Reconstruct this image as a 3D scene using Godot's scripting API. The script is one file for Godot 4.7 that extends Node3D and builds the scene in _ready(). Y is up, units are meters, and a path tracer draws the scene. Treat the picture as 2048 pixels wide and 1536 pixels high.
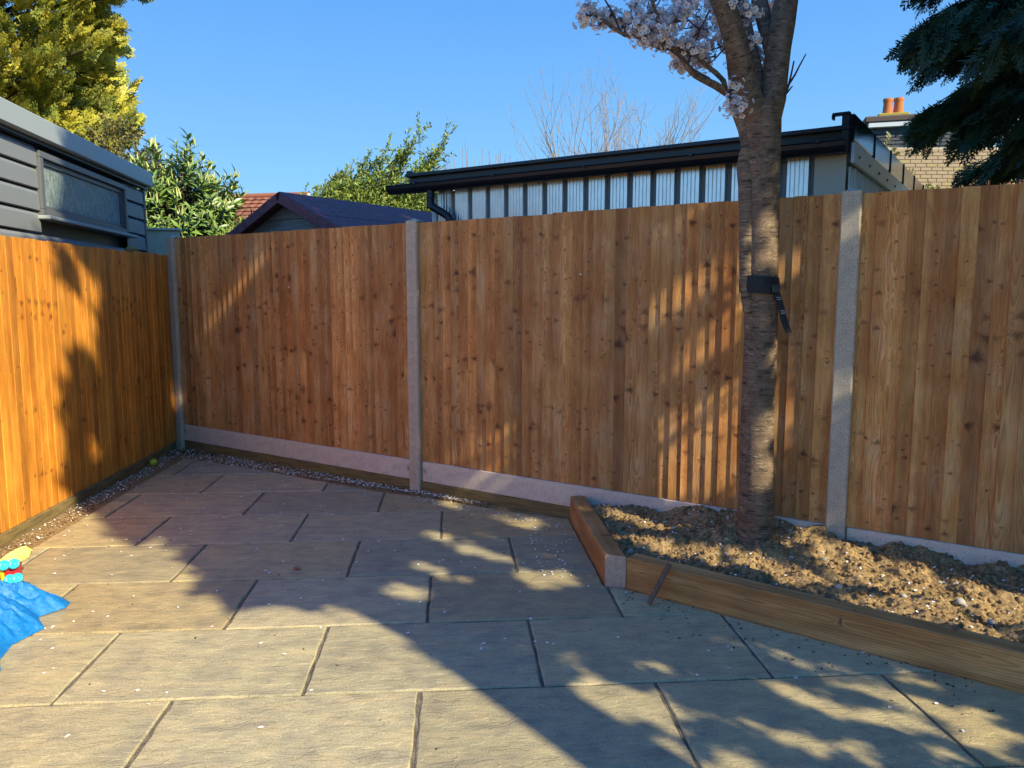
extends Node3D
# A back garden: patio, close-board fences, raised bed with a cherry tree, sheds and trees behind.

# ------------------------------------------------------------------ mesh collector
class MB:
	var v := PackedVector3Array()
	var n := PackedVector3Array()
	var t := PackedVector2Array()
	var c := PackedColorArray()
	var ix := PackedInt32Array()
	var col := Color.WHITE
	func vert(p: Vector3, nn: Vector3, uv: Vector2) -> int:
		v.append(p); n.append(nn); t.append(uv); c.append(col)
		return v.size() - 1
	func tri(a: Vector3, b: Vector3, d: Vector3, ta := Vector2.ZERO, tb := Vector2.ZERO, td := Vector2.ZERO) -> void:
		var nn := (b - a).cross(d - a).normalized()
		var i := vert(a, nn, ta)
		vert(b, nn, tb); vert(d, nn, td)
		ix.append_array([i, i + 2, i + 1])
	func quad(a: Vector3, b: Vector3, d: Vector3, e: Vector3, ta := Vector2.ZERO, tb := Vector2.ZERO, td := Vector2.ZERO, te := Vector2.ZERO) -> void:
		var nn := (b - a).cross(e - a)
		if nn.length_squared() < 1e-16:
			nn = (d - b).cross(e - b)
		nn = nn.normalized()
		var i := vert(a, nn, ta)
		vert(b, nn, tb); vert(d, nn, td); vert(e, nn, te)
		ix.append_array([i, i + 2, i + 1, i, i + 3, i + 2])
	func quad_out(a: Vector3, b: Vector3, d: Vector3, e: Vector3, out: Vector3, f: Callable) -> void:
		if (b - a).cross(e - a).dot(out) < 0:
			var h := b
			b = e
			e = h
		quad(a, b, d, e, f.call(a), f.call(b), f.call(d), f.call(e))
	func mesh() -> ArrayMesh:
		var m := ArrayMesh.new()
		if ix.is_empty():
			return m
		var a := []
		a.resize(Mesh.ARRAY_MAX)
		a[Mesh.ARRAY_VERTEX] = v
		a[Mesh.ARRAY_NORMAL] = n
		a[Mesh.ARRAY_TEX_UV] = t
		a[Mesh.ARRAY_COLOR] = c
		a[Mesh.ARRAY_INDEX] = ix
		m.add_surface_from_arrays(Mesh.PRIMITIVE_TRIANGLES, a)
		return m

var rng := RandomNumberGenerator.new()
var taken := {}
var M := {}

# sun and fence frames
const SUN_AZ := 135.0
const SUN_EL := 35.0
var S := Vector3.ZERO            # towards the sun
const FO := Vector3(1.8, 0, -4.15)
var FD := Vector3.ZERO           # along the back fence, to the right
var FN := Vector3.ZERO           # out of the back fence, towards the patio
const TH := -0.07365             # turn of the paving and of the side fence

func rf(a: float, b: float) -> float: return rng.randf_range(a, b)
func fp(s: float, y: float, out := 0.0) -> Vector3: return FO + FD * s + Vector3(0, y, 0) + FN * out
func pu(u: float, v: float, y := 0.0) -> Vector3: return Vector3(u * cos(TH) + v * sin(TH), y, u * sin(TH) - v * cos(TH))
func to_uv(p: Vector3) -> Vector2: return Vector2(p.x * cos(TH) + p.z * sin(TH), p.x * sin(TH) - p.z * cos(TH))
func lin(r: float, g: float, b: float) -> Color: return Color(r, g, b).linear_to_srgb()

func numbered(called: String) -> String:
	if not taken.has(called):
		taken[called] = 0
		return called
	taken[called] += 1
	return "%s_%03d" % [called, taken[called]]

func tag(o: Node, label := "", category := "", group := "", kind := "") -> Node:
	if label: o.set_meta("label", label)
	if category: o.set_meta("category", category)
	if group: o.set_meta("group", group)
	if kind: o.set_meta("kind", kind)
	return o

func thing(called: String, label: String, category: String, at := Vector3.ZERO, group := "") -> Node3D:
	var o := Node3D.new()
	o.name = numbered(called)
	add_child(o)
	o.position = at
	tag(o, label, category, group)
	return o

# commits a collector (in world axes, or the parent's axes) as one named mesh
func put(mb, called: String, m: Material, parent: Node = self, at := Vector3.ZERO) -> MeshInstance3D:
	var o := MeshInstance3D.new()
	o.mesh = mb.mesh() if mb is MB else mb
	o.material_override = m
	if parent == self:
		o.name = numbered(called)
		add_child(o)
	else:
		o.name = called
		parent.add_child(o, true)
	o.position = at
	return o

func multi(called: String, mesh: Mesh, m: Material, parent: Node, where: Array, tints = null) -> MultiMeshInstance3D:
	var mm := MultiMesh.new()
	mm.transform_format = MultiMesh.TRANSFORM_3D
	if tints != null:
		mm.use_colors = true
	mm.mesh = mesh
	mm.instance_count = where.size()
	for i in where.size():
		mm.set_instance_transform(i, where[i])
		if tints != null:
			mm.set_instance_color(i, tints[i])
	var o := MultiMeshInstance3D.new()
	o.multimesh = mm
	o.material_override = m
	if parent == self:
		o.name = numbered(called)
		add_child(o)
	else:
		o.name = called
		parent.add_child(o, true)
	return o

# ------------------------------------------------------------------ shapes
func no_uv(_p: Vector3) -> Vector2: return Vector2.ZERO

# chamfered box; X is its placement, size its extents
func box(mb: MB, X: Transform3D, size: Vector3, bev := 0.004, uvf = null) -> void:
	var h := size * 0.5
	bev = minf(bev, minf(h.x, minf(h.y, h.z)) * 0.6)
	var f: Callable = uvf if uvf != null else no_uv
	var pt := func(a: int, sg: Vector3) -> Vector3:
		var p := Vector3.ZERO
		for i in 3:
			p[i] = sg[i] * (h[i] if i == a else h[i] - bev)
		return p
	var Q := func(a: Vector3, b: Vector3, c: Vector3, d: Vector3, out: Vector3) -> void:
		var ta = f.call(a); var tb = f.call(b); var tc = f.call(c); var td = f.call(d)
		var A := X * a; var B := X * b; var C := X * c; var D := X * d
		var o := X.basis * out
		if (B - A).cross(D - A).dot(o) < 0:
			mb.quad(A, D, C, B, ta, td, tc, tb)
		else:
			mb.quad(A, B, C, D, ta, tb, tc, td)
	for a in 3:
		var b := (a + 1) % 3
		var c := (a + 2) % 3
		for s in [-1.0, 1.0]:
			var q := []
			for k in [[-1, -1], [1, -1], [1, 1], [-1, 1]]:
				var sg := Vector3.ZERO
				sg[a] = s; sg[b] = k[0]; sg[c] = k[1]
				q.append(pt.call(a, sg))
			var out := Vector3.ZERO
			out[a] = s
			Q.call(q[0], q[1], q[2], q[3], out)
			if bev > 0.0:
				for s2 in [-1.0, 1.0]:
					var s0 := Vector3.ZERO
					var s1 := Vector3.ZERO
					s0[a] = s; s0[b] = s2; s0[c] = -1
					s1[a] = s; s1[b] = s2; s1[c] = 1
					var out2 := out
					out2[b] = s2
					Q.call(pt.call(a, s0), pt.call(b, s0), pt.call(b, s1), pt.call(a, s1), out2)
	if bev > 0.0:
		for sx in [-1.0, 1.0]:
			for sy in [-1.0, 1.0]:
				for sz in [-1.0, 1.0]:
					var sg := Vector3(sx, sy, sz)
					var p0: Vector3 = pt.call(0, sg)
					var p1: Vector3 = pt.call(1, sg)
					var p2: Vector3 = pt.call(2, sg)
					if (X.basis * (p1 - p0)).cross(X.basis * (p2 - p0)).dot(X.basis * sg) < 0:
						mb.tri(X * p0, X * p2, X * p1, f.call(p0), f.call(p2), f.call(p1))
					else:
						mb.tri(X * p0, X * p1, X * p2, f.call(p0), f.call(p1), f.call(p2))

func frame(x: Vector3, y: Vector3, at: Vector3) -> Transform3D:
	var z := x.cross(y).normalized()
	return Transform3D(x.normalized(), y.normalized(), z, at)

func bar(mb: MB, a: Vector3, b: Vector3, w: float, d: float, side: Vector3, bev := 0.003) -> void:
	var y := (b - a).normalized()
	var x := (side - y * side.dot(y)).normalized()
	box(mb, frame(x, y, (a + b) * 0.5), Vector3(w, (b - a).length(), d), bev)

func tube(mb: MB, pts: Array, rad: Array, sides := 8, cap := true, rough := 0.0, uk := 1.0) -> void:
	var x := Vector3.RIGHT
	var rings := []
	var along := 0.0
	var spin := rf(0, 6)
	for i in pts.size():
		var d: Vector3 = (pts[mini(i + 1, pts.size() - 1)] - pts[maxi(i - 1, 0)]).normalized()
		if i == 0:
			x = d.cross(Vector3.FORWARD if absf(d.z) < 0.8 else Vector3.RIGHT).normalized()
		else:
			x = (x - d * x.dot(d)).normalized()
			along += (pts[i] - pts[i - 1]).length()
		var y := d.cross(x)
		var ring := []
		for k in sides + 1:
			var a := TAU * k / sides
			var nn := x * cos(a) + y * sin(a)
			var r: float = rad[i]
			if rough > 0.0:
				var kk := k % sides
				r *= 1.0 + rough * sin(kk * 2.4 + i * 1.7 + spin) * 0.6 + rough * sin(kk * 1.1 + i * 0.6 + spin * 2.0)
			ring.append(mb.vert(pts[i] + nn * r, nn, Vector2(uk * k / sides, along)))
		rings.append(ring)
	for i in pts.size() - 1:
		for k in sides:
			var a: int = rings[i][k]
			var b: int = rings[i][k + 1]
			var c: int = rings[i + 1][k + 1]
			var d: int = rings[i + 1][k]
			mb.ix.append_array([a, c, b, a, d, c])
	if cap:
		for e in [0, pts.size() - 1]:
			var d: Vector3 = (pts[e] - pts[1 if e == 0 else e - 1]).normalized()
			var m := mb.vert(pts[e] + d * rad[e] * 0.15, d, Vector2(0, along))
			for k in sides:
				if e == 0:
					mb.ix.append_array([m, rings[e][k], rings[e][k + 1]])
				else:
					mb.ix.append_array([m, rings[e][k + 1], rings[e][k]])

func pr(a: Array) -> Array:      # flat [x, y, z, r, ...] to [points, radii]
	var p := []
	var r := []
	for i in range(0, a.size(), 4):
		p.append(Vector3(a[i], a[i + 1], a[i + 2])); r.append(a[i + 3])
	return [p, r]

func lathe(mb: MB, X: Transform3D, prof: Array, sides := 20) -> void:     # prof: [radius, height]
	var rings := []
	for i in prof.size():
		var a: Vector2 = prof[maxi(i - 1, 0)]
		var b: Vector2 = prof[mini(i + 1, prof.size() - 1)]
		var dd := (b - a).normalized()
		var ring := []
		for k in sides + 1:
			var an := TAU * k / sides
			var o := Vector3(cos(an), 0, sin(an))
			var nn := (o * dd.y - Vector3.UP * dd.x).normalized()
			ring.append(mb.vert(X * (o * prof[i].x + Vector3.UP * prof[i].y), (X.basis * nn).normalized(), Vector2(float(k) / sides, prof[i].y)))
		rings.append(ring)
	for i in prof.size() - 1:
		for k in sides:
			mb.ix.append_array([rings[i][k], rings[i][k + 1], rings[i + 1][k + 1], rings[i][k], rings[i + 1][k + 1], rings[i + 1][k]])

# prism over a polygon (array of Vector2 in the plane ex, ey), depth along ez
func prism(mb: MB, poly: PackedVector2Array, X: Transform3D, depth: float) -> void:
	if Geometry2D.is_polygon_clockwise(poly):
		poly.reverse()
	var idx := Geometry2D.triangulate_polygon(poly)
	for k in range(0, idx.size(), 3):
		var q := []
		for j in 3: q.append(poly[idx[k + j]])
		var area: float = (q[1] - q[0]).cross(q[2] - q[0])
		if area < 0: q.reverse()
		mb.tri(X * Vector3(q[0].x, q[0].y, depth), X * Vector3(q[1].x, q[1].y, depth), X * Vector3(q[2].x, q[2].y, depth), q[0], q[1], q[2])
		mb.tri(X * Vector3(q[0].x, q[0].y, 0), X * Vector3(q[2].x, q[2].y, 0), X * Vector3(q[1].x, q[1].y, 0), q[0], q[2], q[1])
	for k in poly.size():
		var a := poly[k]
		var b := poly[(k + 1) % poly.size()]
		mb.quad(X * Vector3(a.x, a.y, 0), X * Vector3(b.x, b.y, 0), X * Vector3(b.x, b.y, depth), X * Vector3(a.x, a.y, depth))

# ------------------------------------------------------------------ textures
func noise(seed_: int, freq: float, oct := 4, kind := FastNoiseLite.TYPE_SIMPLEX_SMOOTH) -> FastNoiseLite:
	var f := FastNoiseLite.new()
	f.seed = seed_
	f.noise_type = kind
	f.frequency = freq
	f.fractal_octaves = oct
	return f

func nbytes(seed_: int, w: int, h: int, freq: float, oct := 4, sx := 1.0, sy := 1.0, kind := FastNoiseLite.TYPE_SIMPLEX_SMOOTH) -> PackedByteArray:
	var im := noise(seed_, freq, oct, kind).get_seamless_image(maxi(4, int(w / sx)), maxi(4, int(h / sy)))
	if im.get_width() != w or im.get_height() != h:
		im.resize(w, h, Image.INTERPOLATE_CUBIC)
	im.convert(Image.FORMAT_L8)
	return im.get_data()

func tex(w: int, h: int, fmt: int, data: PackedByteArray) -> ImageTexture:
	return ImageTexture.create_from_image(Image.create_from_data(w, h, false, fmt, data))

func b8(x: float) -> int: return clampi(int(x), 0, 255)

# strips of sawn softwood side by side, each one board: colour and relief
func wood_atlas(strips: int, sw: int, h: int, wide: float, long: float, seed_: int, early: Color, late: Color, knot: Color, knots: float, grey: float) -> Array:
	var w := strips * sw
	var r2 := RandomNumberGenerator.new()
	r2.seed = seed_
	var rgb := PackedByteArray()
	rgb.resize(w * h * 3)
	var hgt := PackedByteArray()
	hgt.resize(w * h)
	var streak := nbytes(seed_ + 1, w, h, 0.02, 3, 1.0, 24.0)
	var fibre := nbytes(seed_ + 2, w, h, 0.12, 2, 1.0, 10.0)
	var blotch := nbytes(seed_ + 3, w, h, 0.01, 3, 1.0, 2.0)
	var wob := noise(seed_ + 4, 1.6, 2)
	var group_left := 0
	var log_knots := []
	var gxc := 0.0
	for sidx in strips:
		if group_left <= 0:
			group_left = r2.randi_range(2, 6)
			log_knots = []
			for k in int(knots * r2.randf_range(0.6, 1.4)):
				log_knots.append([r2.randf_range(-0.5, 0.5) * wide, r2.randf_range(0.03, 0.97) * long, r2.randf_range(0.004, 0.018)])
		group_left -= 1
		var ks := []
		for k in log_knots:
			if r2.randf() < 0.85:
				ks.append([clampf(k[0] + r2.randf_range(-0.02, 0.02), -wide * 0.5, wide * 0.5), k[1] + r2.randf_range(-0.012, 0.012), k[2] * r2.randf_range(0.6, 1.2), r2.randf_range(0.3, 1.0)])
		for k in int(r2.randf_range(1, 4) * knots * 0.2):     # pin knots
			ks.append([r2.randf_range(-0.45, 0.45) * wide, r2.randf() * long, r2.randf_range(0.002, 0.004), 0.9])
		var ring := r2.randf_range(130.0, 300.0)
		var xc := r2.randf_range(-0.08, 0.08)
		var d0 := r2.randf_range(-0.03, 0.05)
		var sl := r2.randf_range(-0.03, 0.03)
		var con := r2.randf_range(0.6, 1.1)
		var tone := r2.randf_range(0.9, 1.1)
		var greyed := grey * r2.randf_range(0.0, 1.0)
		var saw := r2.randf() < 0.2
		var sawp := r2.randf_range(90.0, 160.0)
		for y in h:
			var yy := y * long / h
			var dd := d0 + sl * yy + 0.014 * wob.get_noise_2d(yy * 0.9, sidx * 7.3)
			var near := []
			for k in ks:
				if absf(yy - k[1]) < k[2] * 7.0: near.append(k)
			for x in sw:
				var xx := (x + 0.5) / sw * wide - wide * 0.5
				var r := sqrt((xx - xc) * (xx - xc) + dd * dd)
				var core := 0.0
				var halo := 0.0
				for k in near:
					var dx: float = (xx - k[0]) / k[2]
					var dy: float = (yy - k[1]) / k[2]
					var q := dx * dx * (0.6 if dx * dx > 1.0 else 1.0) + dy * dy
					q *= 1.0 + 0.4 * sin(3.0 * atan2(dy, dx) + k[1] * 40.0) + 0.25 * sin(7.0 * atan2(dy, dx) + k[1] * 90.0)
					r += k[2] * 1.5 / (1.0 + q * 0.5)
					if q < 1.0: core = maxf(core, k[3] * (0.75 + 0.25 * sin(q * 14.0)))
					halo = maxf(halo, k[3] * clampf(1.5 - q * 0.32, 0.0, 1.0))
				var i := y * w + sidx * sw + x
				var g := r * ring
				g = g - floorf(g)
				var rg := g * g * (1.0 if g < 0.93 else (1.0 - g) / 0.07)
				var st := streak[i] / 255.0 - 0.5
				var fb := fibre[i] / 255.0 - 0.5
				var bl := blotch[i] / 255.0 - 0.5
				var cc := early.lerp(late, clampf(rg * con + st * 1.3 + 0.2, 0.0, 1.0))
				cc = cc.lerp(knot, clampf(halo * (0.26 + fb * 0.35 + st * 0.6) + core * 0.62, 0.0, 0.9))
				var lum := tone * (1.0 + fb * 0.16 + bl * 0.22)
				if saw: lum *= 1.0 + 0.05 * sin(yy * sawp * 6.28 + xx * 60.0)
				var gv := (cc.r + cc.g + cc.b) * 0.333
				var ga := greyed * clampf(0.35 + bl * 1.6, 0.0, 1.0)
				rgb[i * 3] = b8((cc.r + (gv - cc.r) * ga) * lum * 255.0)
				rgb[i * 3 + 1] = b8((cc.g + (gv - cc.g) * ga) * lum * 255.0)
				rgb[i * 3 + 2] = b8((cc.b + (gv - cc.b) * ga) * lum * 255.0)
				hgt[i] = b8(128.0 - rg * con * 40.0 + fb * 70.0 + st * 40.0 + core * 35.0 + (20.0 * sin(yy * sawp * 6.28 + xx * 60.0) if saw else 0.0))
	return [tex(w, h, Image.FORMAT_RGB8, rgb), tex(w, h, Image.FORMAT_L8, hgt)]

# riven sandstone
func stone_tex() -> Array:
	var w := 1024
	var big := nbytes(31, w, w, 0.006, 3)
	var mid := nbytes(32, w, w, 0.016, 4, 3.0, 1.0)
	var fine := nbytes(33, w, w, 0.12, 3)
	var lay := nbytes(34, w, w, 0.008, 4, 2.4, 1.0)
	var vein := nbytes(35, w, w, 0.011, 3, 2.0, 1.0)
	var streak := nbytes(36, w, w, 0.05, 3, 4.0, 1.0)
	var rgb := PackedByteArray()
	rgb.resize(w * w * 3)
	var hgt := PackedByteArray()
	hgt.resize(w * w)
	var a := Color(0.765, 0.695, 0.535)
	var b := Color(0.69, 0.63, 0.505)
	var p := Color(0.745, 0.655, 0.49)
	for i in w * w:
		var bg := big[i] / 255.0
		var md := mid[i] / 255.0
		var fi := fine[i] / 255.0 - 0.5
		var ly := lay[i] / 255.0
		var ve := vein[i] / 255.0
		var sk := streak[i] / 255.0 - 0.5
		var cc := a.lerp(b, clampf((bg - 0.3) * 1.9, 0.0, 1.0)).lerp(p, clampf((md - 0.5) * 1.8, 0.0, 0.7))
		var st := ly * 5.0
		var fl := floorf(st)
		var fr := st - fl
		var step := fl + smoothstep(0.0, 1.0, clampf((fr - 0.42) / 0.16, 0.0, 1.0))
		var edge := 1.0 - minf(absf(fr - 0.5) / 0.09, 1.0)
		var line := 1.0 - minf(absf(ve - 0.5) / 0.010, 1.0)
		var lum := 1.0 + fi * 0.22 + sk * 0.13 + (md - 0.5) * 0.16 + edge * 0.09 * (1.0 if ve > 0.5 else -1.0) - line * 0.10
		rgb[i * 3] = b8(cc.r * lum * 255.0)
		rgb[i * 3 + 1] = b8(cc.g * lum * 255.0)
		rgb[i * 3 + 2] = b8(cc.b * lum * 255.0)
		hgt[i] = b8(step * 36.0 + md * 24.0 + fi * 24.0 + sk * 16.0 + 30.0 - line * 14.0)
	return [tex(w, w, Image.FORMAT_RGB8, rgb), tex(w, w, Image.FORMAT_L8, hgt)]

# cast concrete with small air holes
func concrete_tex(seed_: int, base: Color, dark: Color, holes: float) -> Array:
	var w := 512
	var big := nbytes(seed_, w, w, 0.008, 4)
	var fine := nbytes(seed_ + 1, w, w, 0.16, 2)
	var pit := nbytes(seed_ + 2, w, w, 0.09, 1)
	var rgb := PackedByteArray()
	rgb.resize(w * w * 3)
	var hgt := PackedByteArray()
	hgt.resize(w * w)
	for i in w * w:
		var bg := big[i] / 255.0
		var fi := fine[i] / 255.0 - 0.5
		var pp := clampf((pit[i] / 255.0 - (1.0 - holes)) * 9.0, 0.0, 1.0)
		var cc := base.lerp(dark, clampf((bg - 0.35) * 1.2, 0.0, 1.0))
		var lum := (1.0 + fi * 0.2) * (1.0 - pp * 0.35)
		rgb[i * 3] = b8(cc.r * lum * 255.0)
		rgb[i * 3 + 1] = b8(cc.g * lum * 255.0)
		rgb[i * 3 + 2] = b8(cc.b * lum * 255.0)
		hgt[i] = b8(150.0 + fi * 60.0 + (bg - 0.5) * 50.0 - pp * 110.0)
	return [tex(w, w, Image.FORMAT_RGB8, rgb), tex(w, w, Image.FORMAT_L8, hgt)]

# general mottled surface
func mottle(seed_: int, w: int, cols: Array, f1: float, f2: float, fine_amp: float, sx := 1.0, sy := 1.0) -> Array:
	var big := nbytes(seed_, w, w, f1, 4, sx, sy)
	var fine := nbytes(seed_ + 1, w, w, f2, 3, sx, sy)
	var rgb := PackedByteArray()
	rgb.resize(w * w * 3)
	var hgt := PackedByteArray()
	hgt.resize(w * w)
	for i in w * w:
		var bg := big[i] / 255.0 * (cols.size() - 1)
		var k := mini(int(bg), cols.size() - 2)
		var fi := fine[i] / 255.0 - 0.5
		var cc: Color = cols[k].lerp(cols[k + 1], bg - k)
		var lum := 1.0 + fi * fine_amp
		rgb[i * 3] = b8(cc.r * lum * 255.0)
		rgb[i * 3 + 1] = b8(cc.g * lum * 255.0)
		rgb[i * 3 + 2] = b8(cc.b * lum * 255.0)
		hgt[i] = b8(128.0 + fi * 150.0 + (bg / (cols.size() - 1) - 0.5) * 60.0)
	return [tex(w, w, Image.FORMAT_RGB8, rgb), tex(w, w, Image.FORMAT_L8, hgt)]

# cherry bark: rings of pale corky dashes across the stem
func bark_tex() -> Array:
	var w := 512
	var h := 1024
	var big := nbytes(51, w, h, 0.01, 4)
	var ringn := nbytes(52, w, h, 0.03, 3, 10.0, 1.0)
	var fine := nbytes(53, w, h, 0.1, 3, 2.0, 1.0)
	var r2 := RandomNumberGenerator.new()
	r2.seed = 54
	var dash := PackedFloat32Array()
	dash.resize(w * h)
	for k in 1300:
		var cx := r2.randi_range(0, w - 1)
		var cy := r2.randi_range(3, h - 4)
		var ln := r2.randi_range(5, 24)
		var th := r2.randi_range(2, 5)
		var val := r2.randf_range(-1.0, 1.0)
		for dx in range(-ln, ln + 1):
			var t := int(th * sqrt(maxf(0.0, 1.0 - float(dx * dx) / (ln * ln))))
			for dy in range(-t, t + 1):
				dash[clampi(cy + dy, 0, h - 1) * w + posmod(cx + dx, w)] = val
	var rgb := PackedByteArray()
	rgb.resize(w * h * 3)
	var hgt := PackedByteArray()
	hgt.resize(w * h)
	var a := Color(0.55, 0.45, 0.36)
	var b := Color(0.40, 0.315, 0.25)
	var d := Color(0.62, 0.53, 0.43)
	var dk := Color(0.22, 0.18, 0.155)
	for i in w * h:
		var bg := big[i] / 255.0
		var rn := ringn[i] / 255.0 - 0.5
		var fi := fine[i] / 255.0 - 0.5
		var cc := a.lerp(b, clampf(bg + rn * 0.45, 0.0, 1.0)).lerp(d if dash[i] > 0.0 else dk, absf(dash[i]) * 0.8)
		var lum := 1.0 + fi * 0.35
		rgb[i * 3] = b8(cc.r * lum * 255.0)
		rgb[i * 3 + 1] = b8(cc.g * lum * 255.0)
		rgb[i * 3 + 2] = b8(cc.b * lum * 255.0)
		hgt[i] = b8(110.0 + rn * 45.0 + fi * 90.0 + dash[i] * 45.0)
	return [tex(w, h, Image.FORMAT_RGB8, rgb), tex(w, h, Image.FORMAT_L8, hgt)]

func mat(color: Color, rough := 0.8, metal := 0.0) -> StandardMaterial3D:
	var m := StandardMaterial3D.new()
	m.albedo_color = color
	m.roughness = rough
	m.metallic = metal
	return m

func tmat(t: Array, rough: float, relief: float, scale := Vector3.ONE, tri := "", tint := Color.WHITE, vcol := false) -> StandardMaterial3D:
	var m := StandardMaterial3D.new()
	m.albedo_color = tint
	m.albedo_texture = t[0]
	m.roughness = rough
	if relief > 0.0:
		m.heightmap_enabled = true
		m.heightmap_texture = t[1]
		m.heightmap_scale = relief
	m.uv1_scale = scale
	if tri != "":
		m.uv1_triplanar = true
		m.uv1_world_triplanar = tri == "world"
		m.uv1_triplanar_sharpness = 4.0
	m.vertex_color_use_as_albedo = vcol
	return m

func leafmat(color: Color, back := 0.35, rough := 0.6) -> StandardMaterial3D:
	var m := mat(color, rough)
	m.vertex_color_use_as_albedo = true
	m.backlight_enabled = back > 0.0
	m.backlight = Color(back, back, back)
	return m

func materials() -> void:
	var w1 := wood_atlas(24, 44, 960, 0.1, 1.9, 11, Color(0.915, 0.652, 0.37), Color(0.73, 0.447, 0.225), Color(0.36, 0.19, 0.105), 13.0, 0.3)
	M.board = tmat(w1, 0.78, 0.10, Vector3.ONE, "", Color.WHITE, true)
	var w2 := wood_atlas(16, 40, 768, 0.1, 1.9, 77, Color(0.92, 0.60, 0.20), Color(0.79, 0.47, 0.13), Color(0.42, 0.23, 0.07), 5.0, 0.1)
	M.side_board = tmat(w2, 0.7, 0.07, Vector3.ONE, "", Color.WHITE, true)
	var w3 := wood_atlas(4, 128, 1024, 0.2, 2.4, 23, Color(0.84, 0.625, 0.38), Color(0.67, 0.44, 0.225), Color(0.36, 0.21, 0.11), 5.0, 0.15)
	M.sleeper = tmat(w3, 0.75, 0.15, Vector3.ONE, "", Color.WHITE, true)
	var st := stone_tex()
	M.slab = tmat(st, 0.5, 0.75, Vector3(0.8, 0.8, 1), "", Color.WHITE, true)
	M.slab.metallic_specular = 0.5
	var mo := mottle(41, 512, [Color(0.34, 0.305, 0.25), Color(0.46, 0.41, 0.335), Color(0.56, 0.50, 0.41)], 0.01, 0.15, 0.7)
	M.mortar = tmat(mo, 0.95, 0.5, Vector3(2, 2, 2), "world")
	var co := concrete_tex(61, Color(0.84, 0.76, 0.66), Color(0.74, 0.665, 0.57), 0.26)
	M.post = tmat(co, 0.85, 0.25, Vector3(3, 3, 3), "world")
	var co2 := concrete_tex(66, Color(0.93, 0.835, 0.75), Color(0.83, 0.74, 0.67), 0.20)
	M.gravel_board = tmat(co2, 0.9, 0.6, Vector3(2.2, 2.2, 2.2), "world")
	var gw := mottle(71, 256, [Color(0.42, 0.355, 0.22), Color(0.54, 0.455, 0.285), Color(0.60, 0.505, 0.32)], 0.02, 0.1, 0.3, 8.0, 1.0)
	M.edging = tmat(gw, 0.85, 0.1, Vector3(1.5, 1.5, 1.5), "world")
	var so := mottle(81, 512, [Color(0.48, 0.375, 0.255), Color(0.61, 0.49, 0.345), Color(0.73, 0.605, 0.435), Color(0.82, 0.705, 0.535)], 0.03, 0.16, 0.8)
	M.soil = tmat(so, 1.0, 0.9, Vector3(3, 3, 3), "world")
	M.soil.metallic_specular = 0.15
	M.clod = tmat(so, 1.0, 0.5, Vector3(5, 5, 5), "object", Color.WHITE, true)
	var gr := mottle(86, 512, [Color(0.24, 0.24, 0.14), Color(0.33, 0.34, 0.18), Color(0.42, 0.38, 0.24)], 0.02, 0.15, 0.6)
	M.ground = tmat(gr, 1.0, 1.0, Vector3(0.8, 0.8, 0.8), "world")
	M.bark = tmat(bark_tex(), 0.8, 0.5, Vector3(1, 1.0, 1))
	M.rough_bark = tmat(mottle(91, 256, [Color(0.26, 0.21, 0.17), Color(0.38, 0.31, 0.25), Color(0.46, 0.39, 0.31)], 0.02, 0.1, 0.5, 1.0, 4.0), 0.95, 1.0, Vector3(2, 1, 1))
	M.twig = mat(lin(0.07, 0.045, 0.04), 0.8)
	M.pale_twig = mat(lin(0.46, 0.35, 0.26), 0.9)
	M.petal = leafmat(Color.WHITE, 0.5, 0.7)
	M.fallen = leafmat(lin(0.92, 0.86, 0.82), 0.2, 0.7)
	M.leaf = leafmat(Color.WHITE, 0.4, 0.55)
	M.gloss_leaf = leafmat(Color.WHITE, 0.25, 0.32)
	M.dark_leaf = leafmat(Color.WHITE, 0.2, 0.65)
	M.cladding = mat(lin(0.27, 0.275, 0.285), 0.45)
	M.fascia = mat(lin(0.42, 0.44, 0.43), 0.4)
	M.frame_grey = mat(lin(0.15, 0.15, 0.16), 0.4)
	var rp := mottle(95, 512, [Color.BLACK, Color.WHITE], 0.05, 0.14, 0.6, 1.0, 3.0)
	var gtx := mottle(96, 256, [Color(0.42, 0.47, 0.46), Color(0.60, 0.65, 0.63), Color(0.80, 0.84, 0.82)], 0.06, 0.2, 0.4, 1.0, 4.0)  # light and dark streaks of refraction painted into the pane colour
	var gl := mat(Color.WHITE, 0.18)
	gl.albedo_texture = gtx[0]
	gl.heightmap_enabled = true
	gl.heightmap_texture = rp[1]
	gl.heightmap_scale = 0.8
	gl.uv1_triplanar = true
	gl.uv1_scale = Vector3(2.2, 2.2, 2.2)
	M.glass = gl
	M.window = mat(lin(0.05, 0.11, 0.2), 0.05, 0.4)
	var zn := mottle(101, 256, [Color(0.90, 0.90, 0.89), Color(0.95, 0.95, 0.94), Color(0.98, 0.975, 0.96)], 0.02, 0.1, 0.08, 1.0, 4.0)
	M.zinc = tmat(zn, 0.3, 0.0, Vector3(1.5, 1.5, 1.5), "world")
	M.zinc.metallic = 0.85
	M.cream = mat(lin(0.62, 0.55, 0.42), 0.6)
	M.black_plastic = mat(lin(0.012, 0.014, 0.02), 0.34)
	M.black_trim = mat(lin(0.012, 0.014, 0.018), 0.3)
	M.white_trim = mat(lin(0.70, 0.71, 0.71), 0.35)
	M.black_steel = mat(lin(0.03, 0.035, 0.04), 0.12, 0.7)
	M.bolt = mat(lin(0.35, 0.35, 0.36), 0.35, 0.9)
	var fe := mottle(106, 512, [Color(0.46, 0.28, 0.29), Color(0.54, 0.345, 0.355), Color(0.60, 0.40, 0.405)], 0.015, 0.25, 0.5)
	M.felt = tmat(fe, 0.95, 0.15, Vector3(1.5, 1.5, 1.5), "world")
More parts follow.
